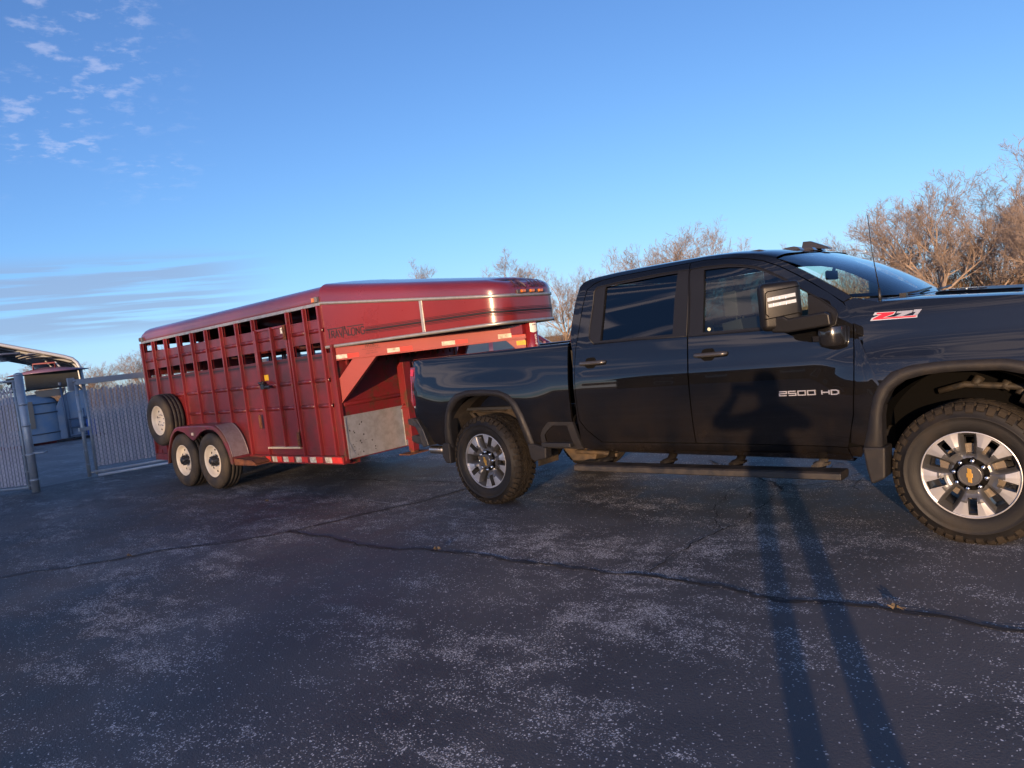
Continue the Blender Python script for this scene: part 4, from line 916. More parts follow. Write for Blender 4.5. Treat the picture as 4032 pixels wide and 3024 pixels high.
# roof over the box
SEC = [(-.985,2.248),(-.990,2.28),(-.986,2.315),(-.965,2.37),(-.925,2.41),(-.87,2.437),(-.79,2.455),(-.65,2.471),(-.4,2.489),(-.2,2.497),(0,2.50)]
SECF = SEC+[(-y, z) for y, z in SEC[-2::-1]]
mb = MB(); rows = []
for x in [XR-.02+.02*k for k in range(8)]+[XR+.2+(XF-XR-.2)*k/20 for k in range(21)]:
    e = max(0, (XR+.12-x)/.14); dz = .10*(1-math.sqrt(max(0, 1-e*e)))
    rows.append([(x, y, max(2.248, z-dz*(z-2.248)/.25)) for y, z in SECF])
mb.grid(rows); mb.face([mb.vert(p) for p in rows[0]])
roof_t = mb.build('trailer_roof', ROOFM, trailer)
mb = MB()
for x in (-6.1,-5.0,-3.9,-2.9): mb.grid([[(x+d, y*.985, z-.035) for y, z in SECF] for d in (0, .04)]); 
mb.build('roof_bow', DARKIN, trailer)
# neck: tapering sides and a rounded nose
TX, TY = .9765, .2153
def plan():
    P = []
    for k in range(15): s = 2.14*k/14; P.append((-2.25+s*TX, -.983+s*TY))
    a = Vector((-2.25+2.14*TX, -.983+2.14*TY)); b = Vector((.06, -.30)); c = Vector((.02, -.485))
    for k in range(1, 13): t = k/12; p = a*(1-t)**2+c*2*t*(1-t)+b*t*t; P.append((p.x, p.y))
    for k in range(1, 5): t = k/4; P.append((.06+.012*t, -.30+.30*t))
    return P+[(x, -y) for x, y in P[-2::-1]]
PL = plan()
def zrail(x): return 2.257-.1045*(x+2.25) if x < -.3 else 2.257-.1045*1.95-.10*(x+.3)
mb = MB(); mb.grid([[(x, y, 1.735), (x, y, zrail(x)-.02)] for x, y in PL]); neck = mb.build('neck_panel', REDN, trailer)
mb = MB(); mb.grid([[(x, y, 1.722) for y in (-abs(yy)+.01, 0, abs(yy)-.01)] for x, yy in PL[:31]]); mb.build('neck_floor', mat('neck_underside', (.035,.012,.012), .8), trailer)
nrm = []
for i, (x, y) in enumerate(PL):
    a, b = PL[max(0, i-1)], PL[min(len(PL)-1, i+1)]; d = Vector((b[0]-a[0], b[1]-a[1])).normalized(); nrm.append((d.y, -d.x))
def band(name, zf0, zf1, t, m, par, i0=0, i1=None):
    mb = MB(); rows = []
    for (x, y), n_ in list(zip(PL, nrm))[i0:i1]:
        X, Y_ = x+n_[0]*t, y+n_[1]*t; rows.append([(x, y, zf0(x)), (X, Y_, zf0(x)), (X, Y_, zf1(x)), (x, y, zf1(x))])
    mb.grid(rows, 0, True); return mb.build(name, m, par)
band('neck_lower_rail', lambda x: 1.711, lambda x: 1.746, .012, ALU, neck)
band('neck_upper_rail', lambda x: zrail(x)-.034, lambda x: zrail(x), .012, ALU, neck)
for z0, z1, m_ in ((1.843,1.866,BLK),(1.873,1.881,BLKT),(1.888,1.893,BLKT),(1.828,1.836,BLKT),(1.816,1.821,BLKT)):
    band('neck_stripe', lambda x: z0-.012*sstep((x+.1)/.15), lambda x: z1-.012*sstep((x+.1)/.15), .0015, m_, neck, 4, -4)
def Tn(a, b, t): return (-2.25+a*TX+TY*t, -.983+a*TY-TX*t, b)
mb = MB(); mb.prism([(1.384,1.745),(1.422,1.745),(1.422,2.085),(1.384,2.085)], Tn, 0, .010); mb.build('divider_strip', ALU, neck, bevel=.002)
def logo(mb, fn, x, z, k, mi=0):
    """TRAVALONG lettering: bars over TRAV and ALONG, slashed V/A in the middle"""
    f = lambda a, b, t: fn(x+a*k, z+b*k, t); w_ = .0135
    def S(p, ww=w_): stroke(mb, p, ww*k, f, mi, .003)
    S([(0,.106),(.225,.106)], .012); S([(.30,.106),(.545,.106)], .012)
    S([(.022,.1),(.022,.0)], .014)
    S([(.058,0),(.058,.080),(.088,.080),(.096,.068),(.096,.050),(.086,.040),(.060,.040)]); S([(.076,.040),(.102,0)])
    S([(.112,0),(.138,.083),(.165,0)]); S([(.122,.026),(.154,.026)], .010)
    S([(.170,.083),(.203,.010),(.238,.118)]); S([(.222,-.016),(.262,.118)], .014); S([(.262,.118),(.302,.0)], .014); S([(.252,.036),(.292,.036)], .011)
    S([(.312,.083),(.312,.008),(.350,.008)]); S([(.372,.0),(.358,.014),(.358,.068),(.372,.082),(.396,.082),(.410,.068),(.410,.014),(.396,0),(.372,0)])
    S([(.430,0),(.430,.082),(.474,.008),(.474,.088)]); S([(.548,.070),(.536,.082),(.512,.082),(.498,.068),(.498,.014),(.512,0),(.538,0),(.550,.014),(.550,.040),(.526,.040)])
mb = MB(); logo(mb, Tn, .06, 1.822, .98, 0); mb.build('brand_lettering', BLK, neck)
mb = MB(); text_mesh(mb, 'The Best of Times', .30, 1.793, .012, Tn, 0, .0015, width=.20); mb.build('small_lettering', BLKT, neck)
# neck roof
mb = MB(); rows = []; NP = len(PL)
def arc(i):
    (x, y), n_ = PL[i], nrm[i]; zr = zrail(x)-.004; zc = 2.50-.135*(x+2.25); h = zc-zr-.03+.014*sstep((x+1.8)/1.8); ins = .20; o = []
    for k in range(15):
        a = math.pi/2*k/14; g = 1-math.cos(a); o.append((x-n_[0]*ins*g, y-n_[1]*ins*g, zr+h*math.sin(a)**.62))
    return o
for i in range(NP//2+1):
    A_ = arc(i); B_ = arc(NP-1-i); p, q = A_[-1], B_[-1]; w_ = math.dist(p, q)
    rows.append(A_+[tuple(a+(b-a)*t for a, b in zip(p[:2], q[:2]))+(p[2]+.034*(1-(2*t-1)**2)*min(1, w_/1.2),) for t in (.1,.25,.4,.5,.6,.75,.9)]+B_[::-1])
mb.grid(rows); nroof = mb.build('neck_roof', ROOFM, trailer)
def onroof(a, b, t):                                         # a across (y), b up the curved nose front
    an = math.asin(min(1, max(0, (b-2.012)/.168))**(1/.62)); ins = .20*(1-math.cos(an)); return (.066+.012*max(0, 1-abs(a)/.3)-ins+t, a, b+t*.5)
mb = MB(); logo(mb, lambda a, b, t: onroof(a, b, t+.006), -.265, 2.082, .95, 0); mb.build('brand_lettering', mat('faded_black', (.05,.022,.035), .5), nroof)
mb = MB(); mb.box((.060,-.215,2.016),(.082,.225,2.054)); bar = mb.build('lamp_bar', mat('bar_grey', (.06,.06,.065), .5), nroof, bevel=.004)
for y in (-.135,.01,.15):
    mb = MB(); mb.box((.078,y-.034,2.022),(.104,y+.034,2.054)); mb.build('clearance_light', AMBER, bar, bevel=.008, seg=3)
for x, z, o in ((-2.31,2.266,.0),(-7.08,2.262,0)):
    mb = MB(); mb.box((x-.055,-.998-.02,z-.012),(x+.055,-.975,z+.05)); o_ = mb.build('marker_light_housing', mat('housing_grey', (.15,.14,.14), .5), trailer, bevel=.004)
    mb = MB(); mb.box((x-.04,-.998-.032,z-.006),(x+.005,-.99,z+.042)); mb.build('marker_lens', AMBER if x > -3 else mat('lens_dark', (.08,.05,.05), .3), o_, bevel=.006)
# front wall under the neck
mb = MB(); mb.box((-2.150,-.97,.40),(-2.135,.97,1.73)); mb.box((-2.15,-1.0,.40),(-2.115,-.955,1.75)); mb.box((-2.15,.955,.40),(-2.115,1.0,1.75))
mb.box((-2.135,-.045,.40),(-2.095,.045,1.73))
A, B = [], []
for zr in (1.048,):
    for y0, y1 in ((-.93,-.05),(.05,.93)):
        A, B = [], []
        for k in range(9):
            an = math.pi*k/8; A.append(mb.vert((-2.135+.022*math.sin(an), y0, zr+.026*math.cos(an)))); B.append(mb.vert((-2.135+.022*math.sin(an), y1, zr+.026*math.cos(an))))
        mb.bridge(A, B, 0, True, False); mb.face(A); mb.face(B[::-1])
for y in [-.85+.12*k for k in range(15)]: mb.box((-2.10,y,1.50),(-2.07,y+.03,1.72))
mb.build('front_wall', REDR, trailer, bevel=.003)
for y0, y1 in ((-.962,-.055),(.055,.962)):
    mb = MB(); mb.box((-2.128,y0,.415),(-2.118,y1,.915)); 
    for a, b in (((-2.118,y0,.895),(-2.110,y1,.915)),((-2.118,y1-.035,.415),(-2.110,y1,.895)),((-2.118,y0,.415),(-2.110,y0+.02,.895))): mb.box(a, b)
    mb.prism([(y0+.03,.42),(y0+.10,.43),(y0+.035,.60)], lambda a, b, t: (t, a, b), -2.118, -2.112) if y0 < 0 else None
    for k in range(22): yy = y0+random.uniform(.03, .4); z = random.uniform(.44, .85); mb.box((-2.118,yy,z),(-2.1165,yy+random.uniform(.006,.018),z+random.uniform(.004,.022)),1,rx=random.uniform(-1,1))
    mb.build('gravel_guard', [GALV, mat('chip_dark', (.05,.045,.04), .8)], trailer)
# gooseneck beams, braces, coupler
for sgn in (-1, 1):
    bx = lambda a, b, t: (-2.13+a*.9214+sgn*t*.3886*-1, sgn*(.95-a*.3886)+sgn*t*.9214, b)
    mb = MB(); mb.prism([(-.01,1.572),(2.30,1.560),(2.30,1.685),(-.01,1.725)], bx, -.02, .0); mb.prism([(-.01,1.560),(2.30,1.549),(2.30,1.562),(-.01,1.574)], bx, -.06, .012)
    beam = mb.build('gooseneck_beam', REDF, trailer, bevel=.002)
    mb = MB(); mb.prism([(.216,1.562),(.518,1.562),(-.01,1.062),(-.01,1.335)], bx, -.03, -.002); mb.prism([(.518,1.562),(.53,1.562),(-.01,1.050),(-.01,1.065)], bx, -.05, .012); mb.build('diagonal_brace', REDF, beam, bevel=.002)
    mb = MB(); mb.prism([(2.07,1.551),(2.285,1.551),(2.285,1.38),(2.24,1.38)], bx, -.03, -.004); gus = mb.build('gusset', REDF, beam, bevel=.002)
    if sgn < 0:
        for x0, x1, r_ in ((-.008,.151,0),(.152,.306,1),(.666,.822,0),(.824,.978,1),(1.336,1.492,0),(1.494,1.641,1),(1.99,2.141,0),(2.143,2.286,1)):
            mb = MB(); mb.prism([(x0,1.578),(x1,1.578),(x1,1.623),(x0,1.625)], bx, .0, .002); mb.build('reflective_tape', TAPER if r_ else TAPEW, beam)
        mb = MB(); text_mesh(mb, 'Wildfire', .395, 1.664, .034, bx, 0, .0015, shear=.3, width=.17); text_mesh(mb, 'TRAILER SALES & SERVICE', .348, 1.645, .012, bx, 0, .0015, width=.24); text_mesh(mb, 'Platteville, WI', .41, 1.622, .011, bx, 0, .0015, shear=.3, width=.12); text_mesh(mb, '(608) 348-9321', .395, 1.596, .012, bx, 0, .0015, width=.15)
        mb.prism([(.39,1.68),(.41,1.71),(.43,1.69),(.45,1.716),(.47,1.695),(.49,1.71),(.52,1.69),(.50,1.692),(.47,1.70),(.45,1.706),(.43,1.683),(.41,1.70)], bx, 0, .0015)
        mb.build('dealer_lettering', mat('decal_black', (.06,.02,.02), .6), beam)
        mb = MB(); mb.prism([(2.187,1.487),(2.287,1.484),(2.287,1.531),(2.187,1.532)], bx, -.004, -.0015, 0); text_mesh(mb, 'WARNING', 2.21, 1.521, .007, bx, 1, .0005, width=.05)
        for k, l in enumerate(('SAFETY CHAINS AND COUPLER', 'MUST BE LATCHED', 'BEFORE TOWING', 'THIS TRAILER')): text_mesh(mb, l, 2.193, 1.512-.0075*k, .0045, bx, 1, .0005, width=.085-.01*(k % 2))
        mb.build('warning_label', [mat('warn_yellow', (.80,.46,.02), .5), BLK], gus)
mb = MB(); mb.cyl((.02,0,1.10),(.02,0,1.715),.068,n=32); mb.cyl((.02,0,.96),(.02,0,1.12),.050,n=24); mb.box((-.06,-.07,.93),(.10,.07,1.0)); mb.box((-.30,-.12,1.60),(.0,.12,1.70)); col_ = mb.build('coupler_column', mat('column_red', (.20,.015,.018), .25, coat=.6), trailer)
def cyl_p(a, b, t):                                          # wrap onto the column; a = angle from -y towards +x
    return (.02+(.068+t)*math.sin(a), -(.068+t)*math.cos(a), b)
mb = MB(); rows = [[cyl_p(a, z, .001) for z in (1.60+.02*(abs(a-1.1)), 1.70)] for a in [.55+.11*k for k in range(12)]]; mb.grid(rows, 0); 
mb.prism([(.95,1.675),(1.06,1.692),(1.17,1.675)], cyl_p, .0015, .002, 1); mb.prism([(1.2,1.678),(1.55,1.678),(1.55,1.686),(1.2,1.686)], cyl_p, .0015, .002, 1)
mb.build('column_sticker', [mat('label_white', (.7,.7,.6)), BLK], col_)
mb = MB()
for s_, z0 in (([(.9,1),(.15,1),(.1,.55),(.6,.6),(.9,.3),(.6,.02),(.1,.1)],1.545),([(.1,.9),(.6,1),(.85,.75),(.4,.52),(.9,.3),(.6,.02),(.1,.12)],1.505),([(.85,.6),(.3,.5),(.15,.8),(.5,1),(.85,.8),(.85,.6),(.7,0)],1.462)):
    stroke(mb, [(1.13+a*.36, z0+b*.030) for a, b in s_], .006, lambda a, b, t: cyl_p(a, b, t+.001), 0, .002)
mb.build('painted_number', mat('chalk_white', (.85,.82,.8), .7), col_)
# landing jack
mb = MB(); mb.box((-2.02,-.165,.50),(-1.90,-.045,1.45)); mb.box((-2.005,-.15,.36),(-1.915,-.06,.52)); mb.box((-2.03,-.175,.88),(-1.89,-.035,.90)); mb.cyl((-1.96,-.20,.935),(-1.96,-.02,.94),.012,n=8)
jk = mb.build('landing_jack', REDR, trailer, bevel=.004); mb = MB(); mb.box((-2.06,-.27,.325),(-1.86,.05,.338)); mb.box((-1.99,-.14,.335),(-1.93,-.07,.37)); mb.build('jack_foot', RUST, jk)
# floor, rear gate, inner dividers, chassis
mb = MB(); mb.box((XR,-.97,.42),(-2.15,.97,.455)); mb.build('trailer_floor', WOOD, trailer)
mb = MB()
for z0, z1 in ((.50,1.55),(1.70,2.10)): mb.box((XR-.02,-.93,z0),(XR+.01,.93,z1))
for y in (-.96,-.02,.92): mb.box((XR-.03,y-.03 if y > -.9 else y,.40),(XR+.03,y+.04,2.24))
mb.box((XR-.03,-.96,2.18),(XR+.03,.96,2.25)); mb.build('rear_gate', REDR, trailer, bevel=.003)
mb = MB(); mb.box((-4.62,-.95,.5),(-4.58,.95,1.55)); 
for z in (1.65,1.78,1.92): mb.cyl((-4.6,-.95,z),(-4.6,.95,z),.018,n=8)
mb.cyl((-2.9,-.9,1.78),(-2.35,.9,1.80),.035,n=8); mb.build('centre_gate', DARKIN, trailer)
mb = MB(); mb.box((-6.3,-.85,.34),(-2.2,-.75,.42)); mb.box((-6.3,.75,.34),(-2.2,.85,.42)); mb.box((XR-.03,-1.0,.36),(XR+.2,1.0,.52)); mb.box((-6.75,-1.0,.335),(-6.12,-.985,.56))
for x in (-4.822,-5.684): mb.cyl((x,-1.05,.41),(x,1.05,.41),.05,n=12)
for s_ in (-1,1):
    for x in (-4.822,-5.684): mb.tube([(x-.33,s_*.86,.46),(x,s_*.86,.36),(x+.33,s_*.86,.46)], .025, 6)
mb.build('trailer_chassis', REDR, trailer)
# white wheels
def trailer_wheel(parent, name='wheel'):
    mb = MB(); RR = .216
    mb.lathe([(.0,RR+.004),(-.012,RR+.008),(-.016,RR+.002),(-.010,RR-.006),(.02,RR-.018),(.045,RR-.026),(.055,.165),(.050,.150),(.040,.125),(.036,.10),(.060,.085),(.062,.04),(.062,.0)], (0,0,0), (0,1,0), 56, 0)
    for k in range(8):
        a = 2*math.pi*k/8+.2; c = Vector((.148*math.cos(a), .046, .148*math.sin(a))); t_ = Vector((-math.sin(a), 0, math.cos(a))); r_ = Vector((math.cos(a), 0, math.sin(a)))
        P = [c+t_*.020*math.cos(b)+r_*.013*math.sin(b) for b in [2*math.pi*q/12 for q in range(12)]]; mb.face([mb.vert(p+Vector((0,-.003,0))) for p in P], 1)
    for k in range(8): a = 2*math.pi*k/8; mb.cyl((.083*math.cos(a), .055, .083*math.sin(a)), (.083*math.cos(a), .030, .083*math.sin(a)), .009, n=6, mi=2)
    w = mb.build(name, [WHEELW, SHUT, CHROME], parent)
    mb = MB(); mb.lathe([(.06,.075),(.02,.072),(.0,.058),(-.035,.050),(-.045,.042),(-.047,0)], (0,0,0), (0,1,0), 24)
    for k in range(8): a = 2*math.pi*k/8; mb.cyl((.062*math.cos(a), .02, .062*math.sin(a)), (.062*math.cos(a), -.03, .062*math.sin(a)), .011, n=6)
    mb.build('hub', mat('hub_black', (.018,.018,.02), .4), w)
    mb = MB(); mb.lathe([(.0,RR),(-.012,RR+.010),(-.026,RR+.035),(-.034,RR+.07),(-.034,RR+.10),(-.026,RR+.135),(-.008,RR+.160),(.004,RR+.167),(.010,.3845),(.050,.389),(.052,.384),(.060,.384),(.062,.390),(.105,.391),(.107,.385),(.115,.385),(.117,.390),(.160,.389),(.162,.384),(.170,.384),(.172,.388),(.205,.385),(.222,.37),(.236,.33),(.235,.26),(.22,.216)], (0,0,0), (0,1,0), 80)
    for k in range(64):
        a = 2*math.pi*k/64; h = .028
        P = [mb.vert(((rr)*math.cos(a+d), yy, (rr)*math.sin(a+d))) for yy, rr in ((.008,.3865),(-.016,.371),(-.024,.352)) for d in (-h*.75, h*.75)]
        mb.face((P[0], P[1], P[3], P[2])); mb.face((P[2], P[3], P[5], P[4]))
        for s0, s1, s2 in ((0,2,4),(1,3,5)):
            q = [Vector(mb.v[P[i]])*.97 for i in (s0, s1, s2)]; q = [mb.vert((v.x, v.y+.012, v.z)) for v in q]; mb.face((P[s0], P[s1], q[1], q[0])); mb.face((P[s1], P[s2], q[2], q[1]))
    mb.build('tyre', TYRE2, w); return w
t0 = trailer_wheel(trailer); t0.location = (-4.822, -1.235, .412); t0.rotation_euler = (0, R(12), 0)
t1 = copy_tree(t0); t1.location = (-5.684, -1.235, .412); t1.rotation_euler = (0, R(-5), 0)
for x in (-4.822, -5.684): w_ = copy_tree(t0); w_.location = (x, 1.235, .412); w_.rotation_euler = (0, 0, math.pi)
sp_ = copy_tree(t0); sp_.name = 'spare_wheel'; sp_.location = (SPX, -1.225, SPZ); sp_.rotation_euler = (0, R(30), 0)
for c in children(sp_):
    if c.name.startswith('hub'): bpy.data.objects.remove(c)
sp_['label'] = 'spare wheel mounted on the side wall'
mb = MB(); mb.box((SPX-.1,-1.10,SPZ-.16),(SPX+.1,-.98,SPZ+.16)); mb.cyl((SPX,-1.10,SPZ),(SPX,-1.05,SPZ),.05,n=10); mb.build('spare_carrier', REDR, trailer, bevel=.005)
# ------------------------------------------------------------------ ground
ORG = Vector((0, 0, 0))
def asphalt(name, dark, light, dust, amount, rough=.62):
    m = bpy.data.materials.new(name); m.use_nodes = True; t = m.node_tree; b = t.nodes['Principled BSDF']
    def n(ty, **k):
        x = t.nodes.new(ty)
        for a, c in k.items(): setattr(x, a, c)
        return x
    def l(a, c): t.links.new(a, c)
    co = n('ShaderNodeTexCoord'); P = co.outputs['Object']
    def noise(sc, det, ro, scale=(1,1,1), rot=0., loc=(0,0,0)):
        mp = n('ShaderNodeMapping'); mp.inputs['Scale'].default_value = scale; mp.inputs['Rotation'].default_value = (0, 0, rot); mp.inputs['Location'].default_value = loc; l(P, mp.inputs[0])
        x = n('ShaderNodeTexNoise'); x.inputs['Scale'].default_value = sc; x.inputs['Detail'].default_value = det; x.inputs['Roughness'].default_value = ro; l(mp.outputs[0], x.inputs[0]); return x.outputs[0]
    def mr(v, a, c, lo=0., hi=1.):
        x = n('ShaderNodeMapRange'); x.interpolation_type = 'SMOOTHSTEP'; l(v, x.inputs[0])
        for i, q in enumerate((a, c, lo, hi)): x.inputs[i+1].default_value = q
        return x.outputs[0]
    def mul(a, c, op='MULTIPLY'):
        x = n('ShaderNodeMath', operation=op); x.use_clamp = True
        for i, q in enumerate((a, c)):
            if isinstance(q, float): x.inputs[i].default_value = q
            else: l(q, x.inputs[i])
        return x.outputs[0]
    big = mr(noise(.33, 3, .55), .35, .65)
    mid = noise(2.1, 7, .68)
    # worn, whitened areas where the sealer has gone, drawn out along the wheel paths
    wear = mul(mr(noise(.8, 7, .68, (.55, 1.6, 1), -.12, (3.3, 7.1, 0)), .44, .60), mr(mid, .38, .58))
    wear = mul(wear, mr(noise(.22, 2, .5, loc=(5.2, 2.2, 0)), .34, .52, .45, 1.))
    fine = noise(60, 3, .7, (1, 1.2, 1)); grit = noise(140, 2, .6)
    def stones(sc, r, seed):                                     # exposed pale stones: random cells of a Voronoi pattern
        mp = n('ShaderNodeMapping'); mp.inputs['Location'].default_value = (seed, seed*.7, 0); l(P, mp.inputs[0])
        wj = n('ShaderNodeTexNoise'); wj.inputs['Scale'].default_value = sc*1.3; l(mp.outputs[0], wj.inputs[0])
        ad = n('ShaderNodeVectorMath', operation='MULTIPLY_ADD'); l(wj.outputs[1], ad.inputs[0]); ad.inputs[1].default_value = (.9/sc,)*3; l(mp.outputs[0], ad.inputs[2])
        v = n('ShaderNodeTexVoronoi'); v.voronoi_dimensions = '2D'; v.inputs['Scale'].default_value = sc; l(ad.outputs[0], v.inputs[0])
        se = n('ShaderNodeSeparateColor'); l(v.outputs['Color'], se.inputs[0])
        return mr(v.outputs['Distance'], r, r*.55), se.outputs[0], se.outputs[1]
    wf = mul(wear, mr(noise(5.5, 6, .72, (.8,1.3,1)), .36, .64))
    d1, r1, g1 = stones(78, .42, 1.3); d2, r2, g2 = stones(46, .34, 7.7); d3, r3, g3 = stones(130, .46, 4.1)
    def pick(d, r, lo, hi, m_):                                  # cell kept when its random value beats a threshold set by the wear
        x = n('ShaderNodeMath', operation='MULTIPLY_ADD'); l(m_, x.inputs[0]); x.inputs[1].default_value = hi-lo; x.inputs[2].default_value = lo
        g = n('ShaderNodeMath', operation='LESS_THAN'); l(r, g.inputs[0]); l(x.outputs[0], g.inputs[1]); return mul(d, g.outputs[0])
    speck = mul(mul(pick(d1, r1, .014, .66, wf), pick(d3, r3, .022, .80, wf), 'MAXIMUM'), pick(d2, r2, .003, .16, wf), 'MAXIMUM')
    stray = mul(g1, .75); stray = mul(speck, mr(g1, 0., 1., .35, 1.))
    c1 = n('ShaderNodeMixRGB'); c1.inputs[1].default_value = (*dark, 1); c1.inputs[2].default_value = (*light, 1); l(mr(mul(mul(mid, .55), mul(noise(150, 3, .7), .45), 'ADD'), .38, .62), c1.inputs[0])
    c2 = n('ShaderNodeMixRGB'); c2.inputs[2].default_value = (*dust, 1); l(c1.outputs[0], c2.inputs[1]); l(mul(big, amount), c2.inputs[0])
    c3 = n('ShaderNodeMixRGB'); c3.inputs[2].default_value = (.78, .78, .77, 1); l(c2.outputs[0], c3.inputs[1]); l(stray, c3.inputs[0])
    c4 = n('ShaderNodeMixRGB'); c4.inputs[2].default_value = (.15, .148, .15, 1); l(c3.outputs[0], c4.inputs[1]); l(mul(wf, .30), c4.inputs[0])
    l(c4.outputs[0], b.inputs['Base Color'])
    l(mr(mid, .3, .7, rough-.10, rough+.14), b.inputs['Roughness']); b.inputs['Specular IOR Level'].default_value = .5
    bu = n('ShaderNodeBump'); bu.inputs['Strength'].default_value = .6; bu.inputs['Distance'].default_value = .006
    ad = n('ShaderNodeMath', operation='ADD'); l(noise(95, 4, .75), ad.inputs[0]); l(fine, ad.inputs[1]); l(ad.outputs[0], bu.inputs['Height']); l(bu.outputs[0], b.inputs['Normal'])
    return m
LOT = asphalt('lot_asphalt', (.029,.030,.034), (.062,.063,.069), (.115,.113,.116), .65)
YARD = asphalt('yard_asphalt', (.14,.14,.15), (.20,.20,.21), (.28,.275,.27), .6, .85)
def sheet(name, pts, z, m, kind='structure'):
    mb = MB(); mb.face([mb.vert((x, y, z)) for x, y in pts]); return tag(mb.build(name, m, fixn=False), kind=kind)
sheet('ground', [(-1500,-1500),(1500,-1500),(1500,1500),(-1500,1500)], -.012, mat('dry_grass', (.13,.10,.055), .95, n=.8, ns=.15, col2=(.09,.085,.04)))
sheet('parking_lot', [(-9.55,-60),(48,-60),(48,42),(-9.55,42)], 0, LOT)
sheet('yard_paving', [(-75,-60),(-9.55,-60),(-9.55,42),(-75,42)], -.004, YARD)
CR = mat('crack_fill', (.014,.014,.015), .9); CRS = mat('crack_sealer', (.030,.031,.035), .6, n=.9, ns=4, col2=(.050,.050,.054))
def crack(pts, w, seed, m=CR, z=.004, dens=26, wob=.030):
    rnd = random.Random(seed); P = []
    for a, b in zip(pts[:-1], pts[1:]):
        n = max(2, int(math.dist(a, b)*dens))
        for k in range(n): P.append((a[0]+(b[0]-a[0])*k/n, a[1]+(b[1]-a[1])*k/n))
    P.append(pts[-1]); ox = oy = 0; rows = []; mb = MB(); last = None
    for i, (x, y) in enumerate(P):
        ox = ox*.8+rnd.uniform(-1, 1)*wob*.6; oy = oy*.8+rnd.uniform(-1, 1)*wob*.6; x += ox; y += oy
        if last: d = Vector((x-last[0], y-last[1])); d = d.normalized() if d.length > 1e-6 else Vector((1, 0))
        else: d = Vector((P[1][0]-P[0][0], P[1][1]-P[0][1])).normalized()
        ww = w*rnd.uniform(.3, 1.3)/2; nn = (-d.y, d.x); rows.append([(x+nn[0]*ww, y+nn[1]*ww, z), (x-nn[0]*ww, y-nn[1]*ww, z)]); last = (x, y)
    mb.grid(rows); return tag(mb.build('pavement_crack', m, fixn=False), kind='structure')
C1 = [(-4.2,-4.6),(-2.81,-3.31),(-2.62,-3.04),(-2.29,-2.67),(-2.04,-2.23),(-1.75,-1.92),(-1.43,-1.56),(-1.27,-1.24),(-1.18,-.91),(-1.08,-.56),(-.94,-.19),(-.8,.5),(-.5,1.6)]
C2 = [(-1.33,-1.33),(-.79,-1.35),(-.19,-1.42),(.28,-1.37),(.66,-1.27),(1.19,-1.26),(1.72,-1.23),(2.45,-1.16),(3.06,-1.19),(3.41,-1.25),(3.86,-1.14),(4.43,-1.2),(5.6,-1.35),(7,-1.5)]
C3 = [(2.47,-1.13),(2.45,-.93),(2.43,-.53),(2.48,-.14),(2.55,.11),(2.51,.44),(2.45,.97),(2.44,1.18)]
C4 = [(2.44,1.18),(2.62,1.35),(2.83,1.57),(3.2,1.59),(4.2,1.65),(5.5,1.9)]
for i, c in enumerate((C1, C2)): crack(c, .040, 50+i, CRS, .004, 22, .035)
for i, (c, w) in enumerate(((C1,.010),(C2,.009),(C3,.009),(C4,.016),([(2.44,1.18),(2.24,1.41),(2.05,1.52),(1.2,2.3)],.03),([(2.48,-.14),(2.2,.3),(2.05,.9)],.008),([(-3.2,.6),(-2.2,.7),(-1.0,.8)],.02),([(-3.5,2.4),(-2,2.2),(-.5,2.6),(1,2.9)],.02))): crack(c, w, i, CR, .008)
for c, w in (([(-1.65,-.16),(-1.19,-.21)],.012),([(-.65,-.36),(-.06,-.41),(.57,-.40)],.010)): crack(c, w, 9, mat('scratch_mark', (.32,.32,.33), .8), .004, 20, .012)
# fine alligator cracking between the wheels
rnd = random.Random(4)
for k in range(26):
    x, y = 1.9+rnd.random()*2.2, 1.0+rnd.random()*1.5; a = rnd.uniform(0, 6.28); p = [(x, y)]
    for j in range(4): a += rnd.uniform(-.9, .9); p.append((p[-1][0]+.16*math.cos(a), p[-1][1]+.16*math.sin(a)))
    crack(p, .009, 100+k, CR, .006, 14, .01)
LEAF = mat('dry_leaf', (.13,.095,.055), .8, n=.5, ns=40)
for i, (x, y, s, lab) in enumerate(((.68,-1.27,.030,'dry brown leaf caught in the crack left of the rear truck wheel'),(3.90,-1.15,.036,'dry tan leaf on the crack in front of the front truck wheel'),(-2.15,-2.47,.028,'pale dry leaf in the long crack below the trailer'),(-3.0,-.6,.02,'tiny pale leaf lying near the trailer wheels'))):
    mb = MB(); n = 11; c = mb.vert((x, y, .022)); R_ = [mb.vert((x+s*(1 if k % 2 else .45)*math.cos(k*2*math.pi/n+i)*1.2, y+s*(1 if k % 2 else .45)*math.sin(k*2*math.pi/n+i)*.8, .012+.012*(k % 3))) for k in range(n)]
    for k in range(n): mb.face((c, R_[k], R_[(k+1) % n]))
    mb.tube([(x, y, .02), (x+s*1.3, y+s*.4, .016)], .0015, 4); tag(mb.build('dry_leaf', LEAF, fixn=False), lab, 'leaf', 'leaves on the asphalt')

